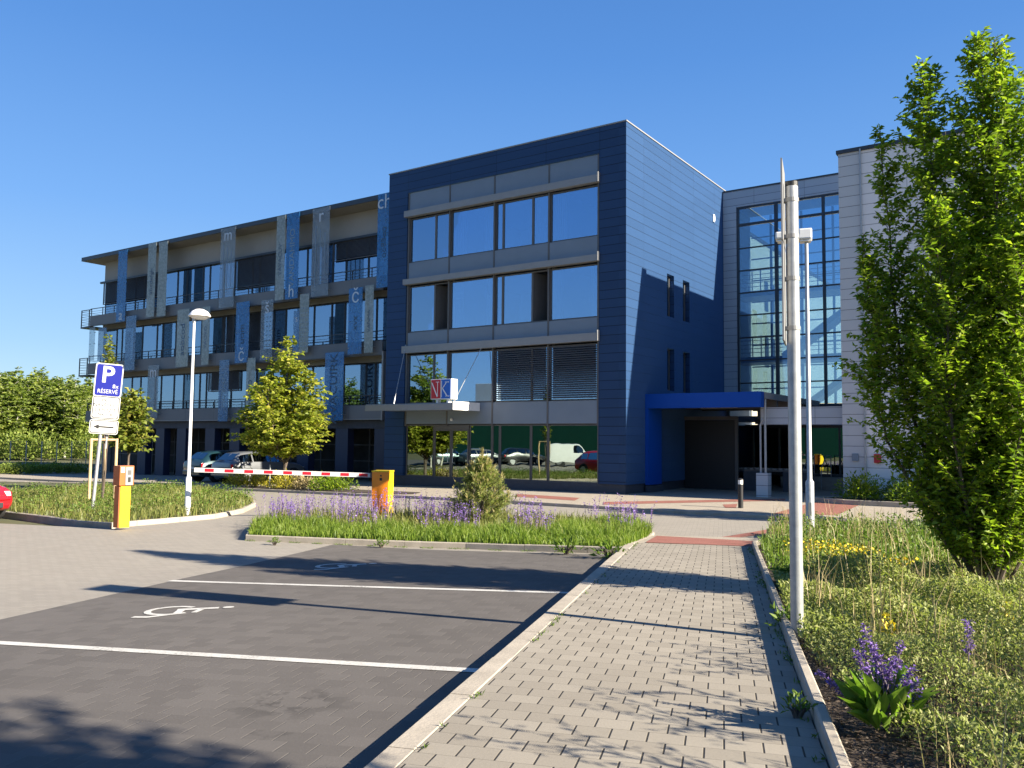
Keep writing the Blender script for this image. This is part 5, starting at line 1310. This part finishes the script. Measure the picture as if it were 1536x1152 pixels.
veg('scrub_twigs', m_straw, *blades('t', x[idx], y[idx], B[idx, 2]*0+zfun(z_rb, x[idx], y[idx]), rng.uniform(0.12, 0.42, len(idx))*np.clip(q_[idx], 0.4, 1), np.full(len(idx), 0.006), rng.uniform(0, 0.7, len(idx)), rng))
x, y = scatter(vx, 15000, rng); p_, q_ = PQ(x, y); q_ -= PATH_R; m = (p_ > 10.0+3.5*hn(x, y, 2)) & (q_ > 0.05); x, y = x[m], y[m]
veg('bed_grass', m_grass_l, *blades('g', x, y, zfun(z_rb, x, y), rng.uniform(0.12, 0.42, len(x)), np.full(len(x), 0.013), rng.uniform(0.1, 0.7, len(x)), rng))
x, y = scatter(vx, 7000, rng); p_, q_ = PQ(x, y); q_ -= PATH_R; m = (hn(x, y, 1.5, 5) > 0.58) & (q_ > 0.3) & ((p_ > 6.5) | (rng.random(len(x)) < 0.3)); x, y = x[m], y[m]
veg('dry_stalks', m_straw, *blades('g', x, y, zfun(z_rb, x, y), rng.uniform(0.3, 0.85, len(x)), np.full(len(x), 0.008), rng.uniform(0.05, 0.5, len(x)), rng))
def flowers(name, cx, cy, rx, ry, n, zf, h0, h1, size, mat):
    a = rng.uniform(0, 6.28, n); r = np.sqrt(rng.random(n)); x = cx+rx*r*np.cos(a); y = cy+ry*r*np.sin(a)
    B = np.stack([x, y, zfun(zf, x, y)+rng.uniform(h0, h1, n)], 1); D = rng.normal(0, 0.6, (n, 3)); D[:, 2] = np.abs(D[:, 2])+0.3
    return leaves(B, D, rng.uniform(0.7, 1.3, n)*size, rng.uniform(0.7, 1.2, n)*size, rng)
yf = []
for px, py, rx, n in ((1236, 828, 0.55, 240), (1280, 836, 0.4, 110), (1345, 852, 0.25, 60), (1336, 946, 0.07, 26), (1512, 932, 0.06, 22)):
    g = G(px, py, z_rb, 0.2); yf.append(flowers('', g.x, g.y, rx, rx*0.7, n, z_rb, 0.16, 0.34, 0.035, None))
veg('yellow_stonecrop_flowers', m_yflow, *join(yf))
# mulch chips beside the kerb
x, y = scatter([XY(1.5, PATH_R+0.1), XY(8.5, PATH_R+0.1), XY(8.0, PATH_R+0.9), XY(1.5, PATH_R+1.3)], 9000, rng); n = len(x)
D = rng.normal(0, 1, (n, 3)); D[:, 2] *= 0.25
m_chip = leafmat('mulch_chip', (0.035, 0.026, 0.02), (0.11, 0.08, 0.055), 0.0, 4.0)
veg('bark_mulch', m_chip, *leaves(np.stack([x, y, zfun(z_rb, x, y)+rng.uniform(0.0, 0.03, n)], 1), D, rng.uniform(0.02, 0.05, n), rng.uniform(0.008, 0.02, n), rng, 0.1))

# the big flowering sage in the right foreground
g0 = G(1325, 1090, z_rb, 0.05); r = np.random.default_rng(8)
sage_o = thing('purple_sage', 'flowering sage with broad bright green leaves and violet spikes in the right foreground', 'plant', g0)
n = 90; a = r.uniform(0, 6.28, n); B = np.stack([np.cos(a)*0.04, np.sin(a)*0.04, r.uniform(0, 0.06, n)], 1); D = np.stack([np.cos(a), np.sin(a), r.uniform(0.7, 3.2, n)], 1)
part('leaves', np_mesh('leaves', *leaves(B*2.2, D, r.uniform(0.12, 0.27, n), r.uniform(0.055, 0.10, n), r, 0.22)), m_bigleaf, sage_o, local=True)
v_, r_ = look_frame(g0.x, g0.y)
for px, py in ((1296, 945), (1285, 985), (1312, 975), (1300, 1010), (1352, 972), (1340, 995), (1368, 1010), (1365, 1030), (1382, 1045), (1228, 1015), (1250, 1030), (1322, 992), (1332, 1010), (1290, 966), (1376, 1028)):
    d = ray(px, py-6); t = (g0.xy.length + r.uniform(-0.15, 0.2))/d.xy.length; tip = Vector((d.x*t, d.y*t, EYE + d.z*t)) - g0
    a0 = Vector((r.normal(0, 0.03), r.normal(0, 0.03), 0.05)); mid = a0.lerp(tip, 0.55) - UP*0.02
    spk = part('flower_stem', MB().tube([a0, mid, tip], [0.005, 0.004, 0.002], 5), m_pstem, sage_o, local=True)
    k = 95; u = r.uniform(0.0, 1.0, k); P = np.array([mid.lerp(tip, 0.25+0.78*float(q)) for q in u]) + r.normal(0, 0.0075, (k, 3)); D = r.normal(0, 1, (k, 3)); D[:, 2] = D[:, 2]*0.4+0.2
    part('flowers', np_mesh('flowers', *leaves(P, D, r.uniform(0.014, 0.030, k), r.uniform(0.009, 0.016, k), r)), m_purple, spk, local=True)
g1 = G(1452, 1040, z_rb, 0.05)
s2 = thing('purple_sage', 'single violet sage spike standing alone in the scrub at the right', 'plant', g1)
part('flower_stem', MB().tube([(0, 0, 0), (0.01, 0, 0.28), (0.01, 0, 0.44)], [0.005, 0.004, 0.002], 5), m_pstem, s2, local=True)
k = 140; P = np.stack([r.normal(0.01, 0.012, k), r.normal(0, 0.012, k), r.uniform(0.24, 0.45, k)], 1); D = r.normal(0, 1, (k, 3)); D[:, 2] = D[:, 2]*0.4+0.2
part('flowers', np_mesh('flowers', *leaves(P, D, r.uniform(0.014, 0.030, k), r.uniform(0.009, 0.016, k), r)), m_purple, s2, local=True)

# shrubs
def shrub(name, label, pos, rx, ry, h, n, ln, mat, seed, flat=0.6, group=None, cat='shrub'):
    r = np.random.default_rng(seed); o = thing(name, label, cat, pos, group)
    th = r.uniform(0, 6.28, n); u = r.random(n)**0.35; ph = np.arccos(r.uniform(0.0, 1, n))
    lump = 1+0.22*np.sin(3*th+seed)+0.15*np.sin(5*th+ph*4)
    B = np.stack([rx*u*np.sin(ph)*np.cos(th)*lump, ry*u*np.sin(ph)*np.sin(th)*lump, 0.04+h*u*np.cos(ph)*lump], 1)
    D = B/np.array([rx, ry, h])*0.9 + r.normal(0, 0.5, (n, 3)); D[:, 2] += 0.3
    part('foliage', np_mesh('foliage', *leaves(B, D, ln*r.uniform(0.6, 1.3, n), ln*flat*r.uniform(0.6, 1.2, n), r)), mat, o, local=True)
    st = MB()
    for i in range(14):
        a = r.uniform(0, 6.28); q = r.uniform(0.3, 0.75); st.tube([(0, 0, -0.03), (rx*q*0.5*math.cos(a), ry*q*0.5*math.sin(a), h*0.4), (rx*q*math.cos(a), ry*q*math.sin(a), h*0.75)], [0.012, 0.009, 0.004], 5, caps=False)
    part('stems', st, m_bark, o, local=True); return o
for i, (x, y, rx, h, mt, lab) in enumerate(((-5.9, 28.9, 0.75, 0.75, m_leaf_h, 'dark green bush at the foot of the pale block, left end of the bed'), (-4.6, 28.75, 0.8, 0.6, m_grass_l, 'light green low bush in the middle of the bed at the pale block'), (-3.2, 28.9, 0.9, 0.9, m_leaf_h, 'dark bush of the wall bed, behind the columnar tree'), (-1.4, 28.9, 0.9, 0.8, m_leaf_h, 'bush of the wall bed, right of the columnar tree trunk'))):
    shrub('shrub', lab, (x, y, 0.12), rx, 0.55, h, 1500, 0.11, mt, 100+i, 0.5)
for i, (x, y, rx, n) in enumerate(((-2.8, 23.4, 0.7, 900), (-1.6, 23.6, 0.8, 900), (-0.2, 23.8, 0.8, 700))):
    shrub('stonecrop_clump', ('yellow flowering clump at the left tip of the small kerbed bed', 'yellow flowering clump in the middle of the small kerbed bed', 'yellow clump of the small kerbed bed, behind the columnar tree')[i], (x, y, 0.02), rx, 0.45, 0.30, n, 0.06, m_yleaf, 120+i, 0.7, cat='plant')
for i, (px, mt, h, lab) in enumerate(((358, m_yleaf, 0.62, 'yellow bush in front of the silver car, left end of the row'), (384, m_yleaf, 0.58, 'yellow bush second from the left in the row before the cars'), (425, m_yleaf, 0.55, 'yellow green bush right of the thin marker post'), (455, m_straw, 0.55, 'pinkish dry bush at the foot of the maple'), (485, m_leaf_h, 0.55, 'dark low bush between the maple and the orange cabinet'), (508, m_leaf_h, 0.5, 'dark low bush at the right end of the row'))):
    d = ray(px, 733); p = d*((22.95+0.3*(i % 2))/d.y); p.z = z_fore(p.x, p.y)
    shrub('shrub', lab, p, 0.75, 0.5, h, 800, 0.10, mt, 140+i, 0.5)
rgx = random.Random(4)
for i, px in enumerate((2, 30, 58, 86, 114)):
    d = ray(px, 700); p = Vector((d.x, d.y, 0)).normalized()*(60+rgx.uniform(-1.5, 1.5)); p.z = -0.4
    shrub('hedge_bush', ('dark bush at the foot of the wood by the left picture edge', 'dark bush under the wood, second from the left edge', 'dark bush under the wood, middle of five', 'dark bush under the wood, second left of the stakes', 'dark bush under the wood just left of the stakes')[i], p, 1.7, 0.8, 0.55, 1100, 0.13, m_leaf_w, 160+i, 0.55)
for i in range(9):
    d = ray(-20+21*i, 690); p = Vector((d.x, d.y, 0)).normalized()*(97+rgx.uniform(-4, 8)); p.z = -0.4
    shrub('hedge_bush', 'leafy undergrowth bush among the trunks of the wood', p, 3.2, 1.5, 2.6+rgx.uniform(-0.5, 0.7), 900, 0.34, m_leaf_w, 260+i, 0.6, group='undergrowth bushes of the wood')
# wire fence in front of the wood
fa, fb = ray(-60, 690), ray(150, 690); fa = Vector((fa.x, fa.y, 0)).normalized()*70; fb = Vector((fb.x, fb.y, 0)).normalized()*72
fa.z = fb.z = -0.4
fen = thing('wire_fence', 'tall wire mesh fence on thin grey posts in front of the wood', 'fence', (fa+fb)/2)
nf = 9
for i in range(nf+1):
    p = fa.lerp(fb, i/nf); part('post', MB().tube([p-UP*0.2, p+UP*1.9], 0.035, 8), m_steel, fen)
wr = MB(); t_ = (fb-fa).normalized()
for k in range(10): wr.obox((fa+fb)/2 + UP*(0.05+0.2*k), (fb-fa)/2, Vector((-t_.y, t_.x, 0))*0.002, UP*0.002)
for k in range(160): wr.obox(fa.lerp(fb, k/159) + UP*0.95, t_*0.0018, Vector((-t_.y, t_.x, 0))*0.002, UP*0.95)
part('wire_mesh', wr, m_frame, fen)
# twiggy bushes at the right edge, outside the frame, whose shade falls over the path
for i, (x, y, h) in enumerate(((0.95, 3.9, 1.45), (1.1, 5.2, 1.6), (0.6, 6.6, 1.5))):
    sp2 = grow(200+i, [(0.35*math.cos(k*1.05), 0.35*math.sin(k*1.05), h*(0.75+0.25*((k*7) % 3)/2), 1) for k in range(7)], lambda z, a: 0.75, 0.25, 90, 0.075, 0.026, 0.06, (30, 60), 0.004, 0.012, slen=(0.2, 0.5), per=1)
    tree('twiggy_bush', ('willowy bush outside the right edge nearest the camera', 'willowy bush outside the right edge, middle one', 'willowy bush outside the right edge, farthest one')[i], 'shrub', (x, y, z_walk(x, y)), sp2, m_leaf_h)
# tufts growing out of the paving joints and kerb feet
for i, (px, py, s, lab) in enumerate(((412, 818, 0.7, 'small weed at the left foot of the flower island kerb'), (572, 822, 0.8, 'small weed at the kerb under the orange cabinet'), (850, 832, 1.5, 'broad weed at the kerb of the flower island, near its right end'), (912, 838, 1.6, 'leafy weed in the corner between island kerb and footpath'), (1196, 1076, 0.6, 'weed sprouting at the path edging in the foreground'), (1182, 945, 1.0, 'weed beside the foot of the tall mast'))):
    g = G(px, py, z_road if i < 4 else z_walk)
    shrub('weed', lab, g, 0.16*s, 0.13*s, 0.14*s, 60, 0.08*s, m_green, 180+i, 0.4, cat='plant')

# little weeds and moss that grow in the joints along the kerbs
pts = []
for p in np.arange(2.5, 15.2, 0.02):
    for q, spread, pr in ((PATH_R-0.02, 0.03, 0.22), (PATH_L-0.09, 0.03, 0.20), (PATH_L+0.14, 0.015, 0.08)):
        if rng.random() < pr*(0.3+1.2*(math.sin(p*1.7+q*3) > 0.2)): a, b2 = XY(p, q+rng.normal(0, spread)); pts.append((a, b2, 0.0 if q > PATH_L else 1.0))
for i in range(3):
    a, b2 = Vector(isl[i]), Vector(isl[i+1]); nrm = (b2-a).normalized(); nrm = Vector((nrm.y, -nrm.x))
    for k in range(90):
        if math.sin(k*0.31+i) > 0.1: p = a.lerp(b2, k/90) + nrm*(0.09+abs(rng.normal(0, 0.03))); pts.append((p.x, p.y, 1.0))
pts = np.array(pts); z = np.array([z_road(a, b2) if l > 0.5 else z_walk(a, b2) for a, b2, l in pts])
B = np.repeat(np.stack([pts[:, 0], pts[:, 1], z], 1), 4, 0); k = len(B); D = rng.normal(0, 0.7, (k, 3)); D[:, 2] = np.abs(D[:, 2])+0.4
veg('joint_weeds', m_green, *leaves(B + rng.normal(0, 0.01, (k, 3))*np.array([1, 1, 0]), D, rng.uniform(0.02, 0.055, k), rng.uniform(0.006, 0.014, k), rng))
